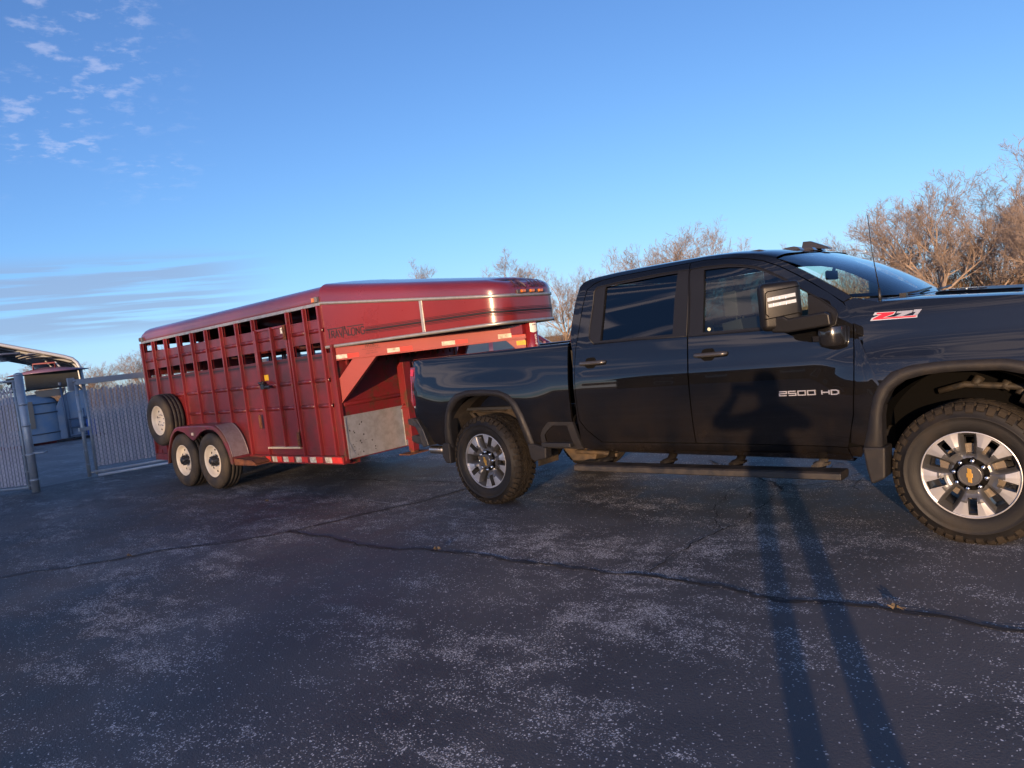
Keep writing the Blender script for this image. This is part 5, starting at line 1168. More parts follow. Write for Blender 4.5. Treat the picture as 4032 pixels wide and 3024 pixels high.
# ------------------------------------------------------------------ fence and gate
GALP = mat('galvanised_pipe', (.40,.42,.45), .45, .4, n=.5, ns=6, col2=(.28,.30,.33)); SLAT = mat('mauve_slat', (.56,.51,.54), .6, n=.5, ns=3, col2=(.45,.41,.44)); WIRE = mat('chain_wire', (.20,.205,.23), .5, .3)
WHT = mat('white_pipe', (.55,.57,.62), .4, .3)
OFFS = .014
def mesh_panel(parent, p0, p1, z0, z1, zs1, post=None):
    p0, p1 = Vector((*p0, 0)), Vector((*p1, 0)); d = (p1-p0); L_ = d.length; d.normalize(); n = Vector((-d.y, d.x, 0))
    mb = MB(); k = 0; x = .03
    while x < L_-.05:
        dz = .02*math.sin(k*1.7); w_ = .044
        P = [p0+d*x+n*(.004 if k % 2 else -.004), p0+d*(x+w_)+n*(-.004 if k % 2 else .004)]
        rows = [[(p.x, p.y, z0+.03+dz*.3), (p.x, p.y, zs1+dz)] for p in P]; mb.grid(rows, 0, False); x += .0585; k += 1
    mb.build('privacy_slats', SLAT, parent)
    mb = MB(); s = .0585*1.32; H = z1-z0
    def wire(a, b):
        A, B = Vector(a), Vector(b)
        for off in (n*.009, -n*.009): 
            pass
        mb.tube([A, B], .0028, 3, caps=False)
    for sg in (1, -1):
        c = -H*1.0 if sg > 0 else 0
        c = -H
        while c < L_+H:
            # line x = c + t, z = z0 + t (or falling)
            t0 = max(0, -c) if sg > 0 else max(0, c-L_); t1 = min(H, L_-c) if sg > 0 else min(H, c)
            if t1 > t0:
                xa, xb = (c+t0, c+t1) if sg > 0 else (c-t0, c-t1)
                o = n*OFFS
                wire(p0+d*xa+o+Vector((0,0,z0+t0)), p0+d*xb+o+Vector((0,0,z0+t1)))
            c += s
    mb.build('chain_link', WIRE, parent)
g0, g1 = Vector((-9.40,-.40)), Vector((-9.02,1.10)); gd = (g1-g0).normalized(); gE = g0+gd*4.7
gate = empty('sliding_gate', (0,0,0), 0, 'long grey chain link gate with slats and a thick top rail, behind the trailer', 'gate')
G3 = lambda s, z, o=0.: (g0.x+gd.x*s+gd.y*o, g0.y+gd.y*s-gd.x*o, z)
OFFS = -.014
mesh_panel(gate, g0+gd*.14, g0+gd*4.7, .16, 1.60, 1.565)
mb = MB(); mb.prism([(-.05,1.665),(.05,1.665),(.05,1.765),(-.05,1.765)], lambda a, b, t: G3(t, b, a), .0, 4.7); mb.box((g0.x-.09,g0.y-.09,1.57),(g0.x-.02,g0.y+.02,1.80)); mb.cyl(G3(-.02,1.74,.03), G3(.02,1.74,.03), .03, n=10); mb.build('top_track', mat('track_grey', (.30,.31,.335), .5, .3), gate, bevel=.006)
mb = MB(); mb.cyl(G3(.02,.03), G3(.02,1.70), .032, n=14); mb.cyl(G3(.14,.05,-.03), G3(.14,1.66,-.03), .024, n=12); 
for z in (.25,.5,.85,1.2,1.5): mb.cyl(G3(.02,z-.012), G3(.02,z+.012), .038, n=14)
mb.box(tuple(Vector(G3(.02,.88))+Vector((-.04,-.06,-.03))), tuple(Vector(G3(.02,.88))+Vector((.04,.10,.03)))); mb.build('gate_post', GALP, gate)
mb = MB(); mb.cyl(G3(.04,.10), G3(4.7,.10), .022, n=10); mb.build('bottom_rail', GALP, gate)
mb = MB(); mb.cyl(G3(.15,.035,.05), G3(4.7,.035,.05), .022, n=10); mb.build('ground_rail', WHT, gate)
mb = MB(); mb.cyl(G3(1.30,.1), G3(1.30,1.68), .014, n=8); mb.cyl(G3(3.6,.1), G3(3.6,1.68), .02, n=8); mb.cyl(G3(4.7,.0), G3(4.7,1.75), .03, n=10); mb.build('gate_upright', GALP, gate)
f0, f1 = Vector((-8.93,-1.345)), Vector((-13.2,-4.35)); fd = (f1-f0).normalized()
fence = empty('slatted_fence', (*f0, 0), 0, 'grey chain link fence with mauve slats ending at a thick post, left of the gate', 'fence'); fence.location = (0,0,0)
OFFS = .014
mesh_panel(fence, f0+fd*.13, f1, .10, 1.84, 1.74)
mb = MB(); mb.cyl((*f0,0),(*f0,1.93),.062,n=22); mb.ellipsoid((*f0,1.93),(.066,.066,.035)); 
for z in (1.45,1.10,.62,.2): mb.cyl((*f0,z-.02),(*f0,z+.02),.068,n=22)
mb.build('fence_post', GALP, fence)
mb = MB(); q = f0+fd*.11; mb.cyl((*q,.05),(*q,1.82),.02,n=10)
for z in (1.72,1.50,1.25,.95,.62,.35,.12): mb.cyl((*(f0+fd*.05),z),(*(f0+fd*.15),z),.012,n=8)
mb.tube([(f0.x+.05,f0.y+.02,.64),(f0.x+.09,f0.y+.16,.63),(f0.x+.10,f0.y+.22,.64)], .016, 6)
mb.cyl((*(f0+fd*.1),1.84),(*f1,1.84),.02,n=10); mb.cyl((*(f0+fd*.1),.09),(*f1,.09),.02,n=10); mb.build('tension_bar', GALP, fence)
mb = MB(); mb.cyl((*f1,0),(*f1,1.93),.04,n=12); mb.build('fence_post', GALP, fence)
# a farther fence, glimpsed through the trailer
fence2 = empty('far_fence', (0,0,0), 0, 'pale slatted fence far off, glimpsed through the openings of the trailer', 'fence')
def azp(az, d): return Vector((CAM.x+d*math.sin(R(az)), CAM.y+d*math.cos(R(az))))
q0, q1 = azp(-63.5, 33), azp(-54.5, 32); qd = (q1-q0).normalized(); mb = MB(); k = 0
while k*.16 < (q1-q0).length:
    a = q0+qd*k*.16; b = a+qd*.145; mb.grid([[(a.x, a.y, .05), (a.x, a.y, 1.93+.02*(k % 2))], [(b.x, b.y, .05), (b.x, b.y, 1.93+.02*(k % 2))]], 0, False); k += 1
mb.build('pale_slats', mat('pale_slat', (.55,.56,.60), .6, n=.3, ns=1), fence2, fixn=False)
mb = MB()
for k in range(4): q = q0+(q1-q0)*k/3; mb.cyl((*q,0),(*q,2.02),.04,n=8)
mb.build('fence_post', GALP, fence2)

# ------------------------------------------------------------------ carport, old plant and other things in the yard
VD = Vector((math.sin(R(-73.0)), math.cos(R(-73.0)), 0)); VR = Vector((-VD.y*-1*-1, 0, 0)); VR = Vector((VD.y, -VD.x, 0))       # away from camera; to the right
cp = Vector((-22.0, 3.86, 0))
def cpt(u, d, z): p = cp+VR*u+VD*d; return (p.x, p.y, z)
carport = empty('carport', (0,0,0), 0, 'open metal carport with a pale curved roof edge and dark underside, behind the left fence', 'carport')
prof = [(0,0),(0,2.05),(-.02,2.35),(-.08,2.54),(-.20,2.68),(-.42,2.78),(-2.2,3.38),(-4.2,4.06),(-6.2,3.38),(-7.98,2.78),(-8.2,2.68),(-8.32,2.54),(-8.37,2.25),(-8.4,2.05),(-8.4,0)]
mb = MB(); mb.grid([[cpt(u, d, z) for u, z in prof[1:-1]] for d in (0,2,4,6,9,12,15,18)], 0, False)
mb.build('carport_roof', mat('tan_sheet', (.20,.15,.085), .5, .3, n=.5, ns=2, col2=(.12,.09,.055)), carport)
mb = MB(); 
for d in (0.,3,6,9,12,15,18): mb.tube([cpt(u, d, z-.03) for u, z in prof], .05 if d else .06, 6)
mb.build('carport_frame', mat('frame_pale', (.42,.46,.52), .45, .3), carport)
mb = MB()
for d in [1.5*k for k in range(12)]: 
    for u, z in ((-1.4,2.93),(-2.9,3.52),(-5.5,3.5)): mb.box(cpt(u-.0, d, z), cpt(u+.03, d+1.4, z+.03))
mb.tube([cpt(0,.05,1.5), cpt(-.7,.05,2.62)], .03, 6); mb.tube([cpt(-1.6,.05,3.0), cpt(-4.2,.05,3.05), cpt(-6.6,.05,3.0)], .035, 6); mb.tube([cpt(-.2,3,1.6), cpt(-1.0,3,2.78)], .03, 6); mb.build('carport_brace', GALP, carport)
mb = MB(); mb.grid([[cpt(0, d, z) for z in (1.45,2.05)] for d in (0,6,12,18)], 0, False); mb.build('side_sheet', mat('tan_sheet', (.2,.15,.08)), carport)
TB = mat('faded_blue', (.17,.25,.36), .55, n=.9, ns=1.8, col2=(.27,.30,.34)); TAN = mat('stained_tan', (.27,.205,.145), .8, n=.6, ns=2, col2=(.22,.19,.17)); DG = mat('shade_darkened_steel', (.010,.014,.016), .6, n=.5, ns=3)  # hopper steel darkened in its colour to stand in for missing shade
tk = Vector((-22.3, 2.95, 0))
def tpt(u, d, z): p = tk+VR*u+VD*d; return (p.x, p.y, z)
plant = empty('mixing_plant', (0,0,0), 0, 'old pale blue rounded machine with a dark hopper and pipes, seen through the gate opening', 'machine')
mb = MB(); rows = []
for k in range(17):
    a = math.pi*(-.5+k/16); 
    rows.append([tpt(-.75+.95*math.sin(a)*r_, -.1-.55*math.cos(a)*r_, z) for z, r_ in ((.08,1),(.7,1),(1.25,.98),(1.42,.90),(1.54,.72),(1.62,.45))])
mb.grid(rows); blue = mb.build('tank_shell', TB, plant)
mb = MB(); rows = []
for k in range(9):
    a = math.pi*(-.42+.5*k/8); rows.append([tpt(-.75+1.0*math.sin(a), -.12-.60*math.cos(a), z) for z in (.55,.9,1.25,1.40)])
mb.grid(rows); mb.build('tan_stain', TAN, plant)
mb = MB()
for z in (.35, 1.0, 1.3):
    mb.tube([tpt(-.75+.97*math.sin(a), -.1-.57*math.cos(a), z) for a in [math.pi*(-.48+.96*k/16) for k in range(17)]], .018, 5)
for k in range(7): mb.tube([tpt(-1.32, -.62, .25+.17*k), tpt(-1.05, -.68, .25+.17*k)], .012, 4)
mb.tube([tpt(-1.32,-.62,.2), tpt(-1.32,-.62,1.4)], .014, 4); mb.tube([tpt(-1.05,-.68,.2), tpt(-1.05,-.68,1.4)], .014, 4)
mb.build('tank_bands', mat('band_dark', (.09,.10,.12), .6), plant)
mb = MB(); mb.prism([(.10,.08),(1.05,.08),(1.05,1.52),(.85,1.60),(.5,1.58),(.25,1.42),(.10,1.15)], lambda a, b, t: tpt(a, t, b), -.35, .7); mb.build('blue_housing', TB, plant, bevel=.03)
mb = MB(); mb.prism([(-.35,1.50),(.35,1.50),(.42,1.72),(-.42,1.72)], lambda a, b, t: tpt(a, t, b), -.4, .3); mb.build('hopper_neck', TAN, plant)
mb = MB(); mb.prism([(-.62,1.76),(.85,1.76),(.85,2.28),(-.62,2.28)], lambda a, b, t: tpt(a, t, b), -.5, .9); mb.prism([(-1.4,1.74),(-.55,1.74),(-.55,1.80),(-1.4,1.80)], lambda a, b, t: tpt(a, t, b), -.5, .2); mb.cyl(tpt(-.85,-.5,1.92), tpt(-.85,.1,1.92), .17, n=14); mb.cyl(tpt(-1.1,-.45,2.1), tpt(-.7,-.45,2.15), .10, n=10); mb.build('hopper', DG, plant, bevel=.02)
mb = MB(); mb.box(tpt(-1.45,-.5,1.83), tpt(-1.25,-.3,2.03)); mb.build('work_lamp', mat('lamp_housing_yellow', (.45,.43,.28), .5), plant)
mb = MB(); c = tpt(.05,.1,2.27); mb.lathe([(0,1.15),(.02,1.15),(.12,.6),(.18,.25),(.19,0)], c, (0,0,1), 30)
lid = mb.build('hopper_lid', mat('purple_lid', (.17,.10,.16), .45, coat=.2), plant); mb = MB(); mb.tube([tpt(-.35,-.3,2.38), tpt(-.35,-.3,2.58), tpt(.25,-.3,2.58), tpt(.25,-.3,2.40)], .03, 6); mb.build('lid_handle', mat('handle_maroon', (.16,.03,.035), .5), lid)
mb = MB(); mb.tube([tpt(.35,-.45,.10), tpt(.33,-.45,1.0), tpt(.30,-.45,1.86)], .035, 8); mb.tube([tpt(.45,-.45,.2), tpt(.42,-.45,1.86)], .016, 6); mb.cyl(tpt(.30,-.45,1.80), tpt(.30,-.45,1.92), .07, n=10)
mb.tube([tpt(.4,-.45,.70), tpt(1.0,-.5,.72)], .03, 6); mb.tube([tpt(.4,-.48,.45), tpt(.7,-.5,.42), tpt(1.0,-.5,.55)], .025, 6); mb.tube([tpt(.85,-.45,.2), tpt(.85,-.45,1.0)], .02, 6); mb.box(tpt(.45,-.55,.42), tpt(.95,-.35,.66)); mb.tube([tpt(.4,-.45,.15), tpt(.9,-.5,.17)], .022, 6); mb.build('pipework', mat('pipe_blue', (.10,.14,.21), .5, .3), plant)
mb = MB(); mb.box(tpt(-1.85,-.62,.0), tpt(-.62,-.2,.12)); mb.prism([(-1.9,.0),(-1.5,.0),(-1.75,.32),(-1.9,.32)], lambda a, b, t: tpt(a, t, b), -.6, -.5); mb.box(tpt(-.6,-.5,.0), tpt(1.2,.5,.09)); mb.build('machine_base', mat('base_red', (.20,.02,.02), .7, n=.8, ns=2, col2=(.03,.02,.02)), plant)
mb = MB(); mb.cyl(tpt(1.0,-.55,.1), tpt(1.0,-.55,.62), .13, n=16); tag(mb.build('blue_barrel', mat('barrel_blue', (.02,.10,.42), .4), bevel=.01), 'small bright blue barrel at the right end of the old machine', 'barrel')
mb = MB(); 
for a, b in (((.15,-.8),(.75,-.9)),((.5,-.75),(1.0,-1.0)),((.0,-.9),(.5,-.7)),((.9,-.9),(1.4,-.8))): mb.tube([tpt(*a, .05), tpt(*b, .09)], .03, 5)
tag(mb.build('scrap_pile', mat('scrap_dark', (.02,.02,.022), .6), bevel=0), 'low heap of dark scrap rods on the ground before the old machine', 'scrap')

# ------------------------------------------------------------------ burgundy sport utility vehicle beyond the trailer
def suv():
    global ORG
    az = R(-41.2); c = Vector((CAM.x+31*math.sin(az), CAM.y+31*math.cos(az), 0)); root = empty('parked_suv', c, -az-R(3), 'burgundy sport utility vehicle with dark tinted windows parked beyond the trailer neck', 'car')
    PU = mat('burgundy_paint', (.10,.022,.045), .3, .2, coat=.9, coatr=.03); 
    x0, x1 = -2.9, 2.55
    mb = MB(); prof = [(-2.85,.40),(-2.92,.75),(-2.88,1.12),(-2.72,1.50),(-2.55,1.80),(-2.2,1.88),(-.6,1.90),(.1,1.885),(.55,1.83),(.95,1.60),(1.35,1.28),(1.5,1.20),(2.3,1.12),(2.55,.98),(2.62,.60),(2.55,.38)]
    def yy(z): return .98-.02*abs(z-.8) if z < 1.2 else .97-(z-1.2)*.32
    rows = [[(x, -yy(z), z), (x, -yy(z)*.93, z+.012), (x, 0, z+.03), (x, yy(z)*.93, z+.012), (x, yy(z), z)] for x, z in prof]
    mb.grid(rows); 
    for s in (-1, 1):
        low = [(x, .36) for x, z in prof]; n = 6
        mb.grid([[(x, s*yy(.36+(z-.36)*k/n), .36+(z-.36)*k/n) for k in range(n+1)] for x, z in prof], 0, True)
    body = mb.build('body', PU, root, weld=.002)
    for s in (-1, 1):
        f = lambda a, b, t: (a, s*(yy(b)+t), b)
        for nm, pl in (('cargo_window',[(-2.45,1.22),(-2.32,1.66),(-2.22,1.72),(-1.15,1.74),(-1.15,1.20)]),('rear_door_window',[(-.98,1.20),(-.98,1.74),(-.10,1.73),(.0,1.68),(.06,1.22)]),('front_door_window',[(.20,1.21),(.13,1.66),(.22,1.71),(.50,1.66),(.85,1.44),(1.12,1.22)])):
            mb = MB(); mb.prism(pl, f, .003, .010); mb.build(nm, mat('suv_glass', (.03,.05,.06), .04, spec=.9, coat=1), root)
        mb = MB()
        for L_ in ([(.10,1.15),(.10,1.75)],[(-1.08,.5),(-1.08,1.78)],[(1.2,.5),(1.2,1.2)]): stroke(mb, L_, .02, f, 0, .006)
        mb.build('door_seam', SHUT, root)
        mb = MB(); mb.tube([(.16,s*.95,1.30),(.14,s*.86,1.70),(.3,s*.84,1.76),(.52,s*.85,1.70),(.9,s*.90,1.47),(1.15,s*.95,1.24)], .028, 6); mb.tube([(-.95,s*.86,1.77),(-.10,s*.86,1.76),(.02,s*.88,1.66)], .028, 6); mb.build('window_visor', TRIM, root)
        for x in (-1.75, 1.65):
            mb = MB(); mb.lathe([(.0,.25),(-.02,.28),(-.02,.34),(.0,.38),(.2,.38),(.22,.3)], (x, s*.86, .38), (0, s*-1, 0), 28, 0); mb.lathe([(-.01,.25),(.01,.2),(.0,0)], (x, s*.86, .38), (0, s*-1, 0), 28, 1); mb.build('wheel', [RUBBER, SILV], root)
        mb = MB(); mb.box((1.05,s*1.0-.08,1.22),(1.2,s*1.0+.08,1.38)); mb.build('door_mirror', PU, root, bevel=.03)
        mb = MB(); mb.tube([(-2.3,s*.66,1.93),(-.2,s*.66,1.94)], .02, 6); mb.build('roof_rail', TRIM, root)
    mb = MB(); mb.prism([(.62,1.80),(1.38,1.27)], lambda a, b, t: (a, t, b), -.75, .75) if 0 else mb.grid([[(.60,y,1.845),(1.38,y*1.1,1.285)] for y in (-.72,0,.72)], 0, False); mb.build('windscreen', mat('suv_glass', (0,0,0)), root)
    mb = MB(); mb.box((-2.97,-.85,.98),(-2.88,-.70,1.45)); mb.build('tail_light', REDL, root); mb = MB(); mb.box((-2.97,.70,.98),(-2.88,.85,1.45)); mb.build('tail_light', REDL, root)
suv()

# ------------------------------------------------------------------ trees
BARK = mat('bark', (.20,.155,.11), .9, n=.6, ns=5, col2=(.13,.10,.08)); TWIG = mat('twig_bark', (.28,.22,.18), .85, n=.6, ns=1.2, col2=(.17,.14,.125))
TW = .0066
def make_tree(seed, spread=1., trunk_h=1.6, limbs=7, kids=(7,7,6,4), up=.28, multi=1):
    rnd = random.Random(seed); T, C = MB(), MB()
    def tri_tube(mb, pts, rs, n):
        prev = None; u = None
        for k, p in enumerate(pts):
            d = pts[min(k+1, len(pts)-1)]-pts[max(k-1, 0)]; d = d.normalized() if d.length else Vector((0,0,1))
            if u is None: u = d.orthogonal().normalized()
            else: u = (u-d*u.dot(d)); u = u.normalized() if u.length > 1e-5 else d.orthogonal().normalized()
            w = d.cross(u); A = []
            for q in range(n): a = 2*math.pi*q/n; A.append(mb.vert(p+rs[k]*(math.cos(a)*u+math.sin(a)*w)))
            if prev:
                for q in range(n): j = (q+1) % n; mb.face((prev[q], prev[j], A[j], A[q]), 0, True)
            prev = A
    def grow(p, d, ln, r, lev):
        n = 5 if lev < 2 else (4 if lev < 3 else 3); pts = [p]; dd = d.copy(); 
        for k in range(n):
            dd = (dd+Vector((rnd.gauss(0,1), rnd.gauss(0,1), rnd.gauss(0,1)))*(.13 if lev < 3 else .2)+Vector((0,0,up*(.35 if lev < 2 else .22)))).normalized(); pts.append(pts[-1]+dd*ln/n)
        rs = [max(TW, r*(1-.72*k/n)) for k in range(n+1)]
        tri_tube(C, pts, rs, 6 if lev < 1 else (4 if lev < 2 else 3))
        if lev >= len(kids): return
        for c in range(kids[lev]):
            f = .22+.78*(c+rnd.random())/kids[lev]; f = min(f, .999); i = int(f*n); q = pts[i]+(pts[i+1]-pts[i])*(f*n-i); ax = (pts[i+1]-pts[i]).normalized()
            an = rnd.uniform(.45, .95)*(1.1-.35*f); ph = rnd.uniform(0, 6.283)+c*2.4; o = ax.orthogonal().normalized(); o = Matrix.Rotation(ph, 3, ax) @ o
            nd = (ax*math.cos(an)+o*math.sin(an)).normalized(); grow(q, nd, ln*rnd.uniform(.42, .66)*(1.12-.4*f), rs[i]*.62, lev+1)
    for m_ in range(multi):
        lean = Vector((rnd.gauss(0,.10*multi), rnd.gauss(0,.10*multi), 1)).normalized(); base = Vector((rnd.uniform(-.3,.3)*(multi-1), rnd.uniform(-.3,.3)*(multi-1), -.05)); n = 5; pts = [base]
        for k in range(n): lean = (lean+Vector((rnd.gauss(0,.07), rnd.gauss(0,.07), .1))).normalized(); pts.append(pts[-1]+lean*trunk_h/n)
        r0 = .24/multi**.5; tri_tube(T, pts, [r0*(1.25-.5*k/n) for k in range(n+1)], 8)
        for c in range(limbs):
            f = .55+.45*c/max(1, limbs-1); q = pts[0]+(pts[-1]-pts[0])*f; ph = c*2.399+rnd.uniform(-.4,.4)+m_; tilt = (rnd.uniform(.35,.95) if c < limbs-2 else rnd.uniform(.05,.3))*spread
            grow(q, Vector((math.cos(ph)*math.sin(tilt), math.sin(ph)*math.sin(tilt), math.cos(tilt))), rnd.uniform(4.0,5.6)*(1.1-.2*(c % 3)), r0*.42, 0)
    zz_ = sorted(v[2] for v in C.v); zmax = zz_[int(len(zz_)*.985)]; s = 10/zmax
    for mb in (T, C): mb.v = [(a*s, b*s, c*s) for a, b, c in mb.v]
    return T, C
PROTO = []
for i, (sd_, kw) in enumerate(((11, dict(spread=1.1, trunk_h=2.2, limbs=7)), (23, dict(spread=.9, trunk_h=2.8, limbs=7)), (37, dict(spread=1.25, trunk_h=1.3, limbs=5, multi=2, kids=(7,7,6,3))), (51, dict(spread=.75, trunk_h=3.2, limbs=8)), (77, dict(spread=1.0, trunk_h=2.6, limbs=6, kids=(5,5,3))))):
    T, C = make_tree(sd_, **kw); r_ = empty('bare_tree', (0,0,0)); T.build('trunk', BARK, r_, fixn=False); C.build('crown', TWIG, r_, fixn=False); PROTO.append(r_)
used = set()
def tree(kind, az, d, el, label, rz, sx=1., group='bare trees along the edge of the lot', pos=None, h=None):
    p = PROTO[kind]; o = p if kind not in used else copy_tree(p); used.add(kind)
    if pos is None: pos = (CAM.x+d*math.sin(R(az)), CAM.y+d*math.cos(R(az)))
    h = h or CAM.z+d*math.tan(R(el)); o.location = (*pos, 0); o.rotation_euler = (0, 0, rz); k = h/10; o.scale = (k*sx, k*sx, k); return tag(o, label, 'tree', group)
tree(3, -48.2, 78, 6.32, 'small bare tree top poking above the middle of the trailer roof', .3, .8)
tree(1, -42.4, 72, 5.21, 'bare tree behind the trailer nose, leftmost of the three there', 1.0, .85)
tree(3, -40.2, 70, 6.14, 'tallest bare tree rising straight above the trailer nose', 2.1, 1.)
tree(0, -37.3, 66, 4.93, 'bare tree between the trailer nose and the truck cab', .6, .9)
tree(1, -33.2, 68, 5.30, 'bare tree above the rear of the cab roof, leftmost of that clump', 3.3, .95)
tree(0, -30.4, 64, 5.86, 'spreading bare tree above the rear door of the truck', 4.5, .95)
tree(2, -27.4, 64, 6.42, 'tallest bare tree above the truck roof between the two doors', 1.7, .95)
tree(1, -24.6, 72, 4.93, 'low bare tree top showing over the front of the cab roof', 5.2, .95)
tree(3, -21.0, 90, 4.00, 'faint far bare tree just above the roof marker lights', 2.6, 1.)
tree(2, -14.6, 47, 5.85, 'broad bare tree beside the radio antenna above the windshield', .2, 1.05)
tree(0, -11.6, 44, 6.60, 'largest golden brown bare tree above the hood', 2.9, 1.05)
tree(2, -8.6, 47, 6.02, 'bare tree above the hood, right of the largest one', 4.1, 1.05)
tree(1, -5.2, 42, 7.86, 'tall bare tree cut off by the right edge of the photo', 1.2, 1.)
tree(3, -7.0, 58, 5.68, 'slim bare tree behind the two at the right edge', 3.9, 1.)
tree(2, -68.0, 85, 2.33, 'small bare tree peeking out just left of the trailer rear', 2.2, 1.1)
tree(0, -71.3, 90, 1.77, 'low bare tree over the gate near the carport corner', .9, 1.2)
tree(2, -73.9, 95, 2.05, 'low bare tree glimpsed under the carport roof', 3.0, 1.4)
tree(1, -64.5, 88, 2.14, 'bare tree seen through the slats of the trailer rear', 4.9, 1.2)
# undergrowth at the foot of the tree line
def thicket(azs, d0, d1, hmin, hmax, n, seed, label):
    rnd = random.Random(seed); mb = MB()
    for k in range(n):
        az = R(rnd.uniform(*azs)); d = rnd.uniform(d0, d1); x, y = CAM.x+d*math.sin(az), CAM.y+d*math.cos(az); h = rnd.uniform(hmin, hmax); a = rnd.uniform(0, 6.28); l = rnd.uniform(.1, .6)*h
        p = Vector((x, y, 0)); q = p+Vector((math.cos(a)*l*.4, math.sin(a)*l*.4, h*.6)); r = q+Vector((math.cos(a)*l*.6, math.sin(a)*l*.6, h*.4))
        mb.tube([p, q, r], [.018, .012, .006], 3, caps=False)
        for j in range(5):
            f = rnd.uniform(.3, 1); s = p+(r-p)*f; b = rnd.uniform(0, 6.28); e = s+Vector((math.cos(b)*.35, math.sin(b)*.35, rnd.uniform(.1,.5)))*rnd.uniform(.6,1.5); mb.tube([s, e], [.009, .005], 3, caps=False)
    return tag(mb.build('undergrowth', mat('brush', (.22,.15,.09), .9, n=.7, ns=.6, col2=(.13,.095,.07)), fixn=False), label, 'undergrowth', kind='stuff')
thicket((-20,-2), 46, 62, 1.0, 3.4, 2600, 3, 'dense brown undergrowth below the trees above the hood')
thicket((-46,-22), 62, 76, .8, 2.6, 1500, 5, 'low brown undergrowth below the distant tree line')
thicket((-78,-58), 70, 92, .8, 2.6, 900, 6, 'brown brush beyond the yard at the left')

# ------------------------------------------------------------------ behind the camera: house and trees whose shadows and reflections reach the scene
house = empty('brick_house', (-8.5,-42,0), R(4), 'low brown brick house behind the photographer, mirrored in the truck doors and sized to shade the gate', 'house')
BRK = mat('brown_brick', (.14,.075,.05), .9, n=.6, ns=6, col2=(.09,.05,.035))
mb = MB(); mb.box((-16,-4,0),(17.6,4,2.9)); wall_ = mb.build('wall', BRK, house)
mb = MB(); mb.prism([(-4.7,2.85),(4.7,2.85),(0,6.7)], lambda a, b, t: (t, a, b), -16.5, 18.1); mb.build('roof', mat('shingle', (.055,.05,.048), .95, n=.6, ns=3), house)  # unseen house: length and ridge height shaped so its shadow covers gate and fence
for x in (-12,-8,-3,2.5,7,12):
    mb = MB(); mb.box((x-.75,4.0,1.0),(x+.75,4.06,2.3)); w_ = mb.build('window', mat('window_frame_white', (.7,.7,.68), .5), house); mb = MB(); mb.box((x-.66,4.05,1.08),(x-.03,4.075,2.22)); mb.box((x+.03,4.05,1.08),(x+.66,4.075,2.22)); mb.build('pane', mat('window_pane', (.06,.07,.08), .03, spec=1), w_)
mb = MB(); mb.box((-.5,4.0,.1),(.5,4.06,2.15)); mb.build('door', mat('door_white', (.6,.58,.5), .5), house)
for i, (x, y, h, k, rz) in enumerate(((17.5,-62,12.5,4,.4),(25.0,-70,12.0,4,1.9),(34.5,-78,12.5,4,3.0),(11.5,-60,11,4,4.4))):
    tree(k, 0, 0, 0, ('bare tree behind the photographer, nearest the house','bare tree behind the photographer, second from the house','bare tree behind the photographer, farthest from the house','broad bare tree beyond the corner of the brick house')[i], rz, 1.05, 'bare trees behind the photographer', (x, y), h)

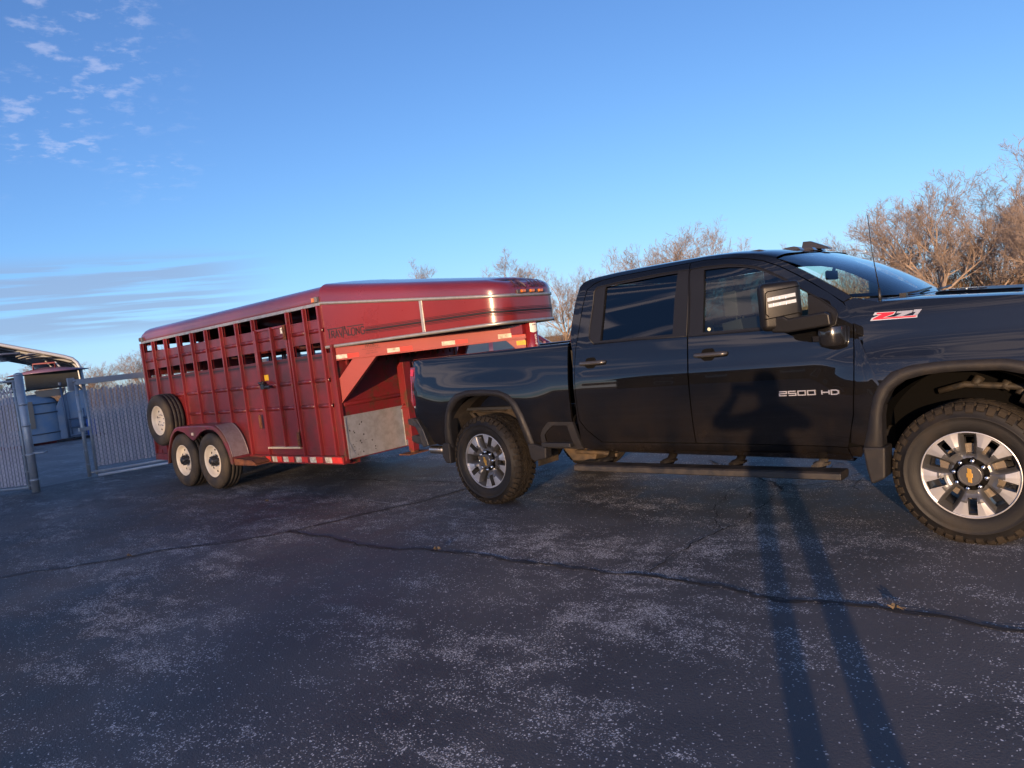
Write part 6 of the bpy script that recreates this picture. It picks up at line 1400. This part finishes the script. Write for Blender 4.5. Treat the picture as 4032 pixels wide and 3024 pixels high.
# ------------------------------------------------------------------ the photographer, standing behind the camera
def person():
    root = empty('person', (5.27,-5.25,0), 0, 'photographer in a bulky jacket holding up a phone with both hands', 'person')
    U = Vector((.909,.417,0)); F = Vector((-.417,.909,0))
    def P(l, f, z): return U*l+F*f+Vector((0,0,z))
    nodes, edges, rad = [], [], []
    def add(p, r, par=None):
        nodes.append(p); rad.append(r if isinstance(r, tuple) else (r, r)); i = len(nodes)-1
        if par is not None: edges.append((par, i))
        return i
    pel = add(P(-.01,-.02,.95), (.175,.125)); wa = add(P(-.01,-.02,1.12), (.19,.13), pel); ch = add(P(0,-.01,1.27), (.17,.125), wa); sh = add(P(.02,0,1.38), (.11,.09), ch); nk = add(P(.02,.02,1.45), .062, sh); hd = add(P(.0,.03,1.53), .070, nk); h2 = add(P(0,.02,1.60), .085, hd); h3 = add(P(0,0,1.655), .055, h2)
    for s, kn, an, hp in ((-1, (-.085,.0,.50), (.0,.0,.10), -.10), (1, (.185,.02,.50), (.215,.0,.10), .095)):
        a = add(P(hp,-.02,.84), (.10,.10), pel); b = add(P(*kn), .070, a); c = add(P(*an), .050, b); e = add(P(an[0]+.01,.05,.045), .042, c); add(P(an[0]+.02,.17,.035), .034, e); add(P(an[0],-.06,.04), .036, c)
    look = (cf.x, cf.y); ph = CAM-cf*.035-Vector(root.location)                    # phone behind the lens
    rt = Vector((cr.x, cr.y, cr.z))
    for s, el_, sho in ((-1, (-.375,.10,1.315), (-.155,0,1.345)), (1, (.245,.10,1.285), (.165,0,1.345))):
        a = add(P(*sho), .070, sh); b = add(P(*el_), .052, a); wr = ph+rt*s*.095-cf*.05-Vector((0,0,.05)); c = add(P(*el_)*.45+wr*.55, .042, b); d = add(wr, .030, c); pm = add(ph+rt*s*.092-cf*.02-Vector((0,0,.01)), (.026,.034), d)
        for j in range(4):
            o = Vector((0,0,.030-.018*j)); k1 = add(ph+rt*s*(.100)+o+cf*.005, .0095, pm); k2 = add(ph+rt*s*(.088)+o+cf*.012, .0085, k1); add(ph+rt*s*(.068+.004*(j % 2))+o+cf*.012, .0075, k2)
        k1 = add(ph+rt*s*.088-cf*.022-Vector((0,0,.03)), .0105, pm); add(ph+rt*s*.062-cf*.020-Vector((0,0,.032)), .009, k1)
    me = bpy.data.meshes.new('body'); me.from_pydata([tuple(n) for n in nodes], edges, []); o = bpy.data.objects.new('body', me); COL.objects.link(o); o.parent = root
    sk = o.modifiers.new('skin', 'SKIN'); sk.use_smooth_shade = True
    for i, v in enumerate(me.skin_vertices[0].data): v.radius = rad[i]; v.use_root = (i == 0)
    o.modifiers.new('sub', 'SUBSURF').levels = 1; o.modifiers['sub'].render_levels = 1
    me.materials.append(mat('dark_jacket', (.035,.04,.055), .85))
    mb = MB(); c = P(0,.02,1.595); mb.ellipsoid(c, (.070,.082,.10), 0, 20, 14); mb.ellipsoid(P(0,.105,1.575), (.012,.018,.022), 0, 8, 6); mb.ellipsoid(P(-.030,.088,1.605), (.012,.01,.008), 1, 8, 6); mb.ellipsoid(P(.030,.088,1.605), (.012,.01,.008), 1, 8, 6); mb.ellipsoid(P(0,.09,1.535), (.024,.008,.007), 2, 8, 6)
    for s in (-1, 1): mb.ellipsoid(P(s*.074,.0,1.59), (.010,.02,.03), 0, 8, 6)
    mb.build('head', [mat('skin', (.55,.32,.22), .5), mat('eye', (.05,.04,.04), .2), mat('lips', (.45,.18,.15), .5)], root)
    mb = MB(); mb.ellipsoid(P(0,-.02,1.618), (.082,.085,.078), 0, 20, 12); mb.ellipsoid(P(.035,-.05,1.53), (.055,.05,.09), 0, 14, 10); mb.build('hair', mat('dark_hair', (.03,.02,.015), .7), root)
    mb = MB(); A = [ph+rt*a+cu*b+cf*t for a in (-.078,.078) for b in (-.038,.038) for t in (-.004,.004)]
    i = [mb.vert(p) for p in A]
    for q in ((0,1,3,2),(4,6,7,5),(0,4,5,1),(2,3,7,6),(0,2,6,4),(1,5,7,3)): mb.face([i[k] for k in q])
    ph_ = mb.build('mobile_phone', TRIM, None, bevel=.003); ph_.location = root.location; tag(ph_, 'slim dark phone held up in both hands by the photographer', 'phone')
person()
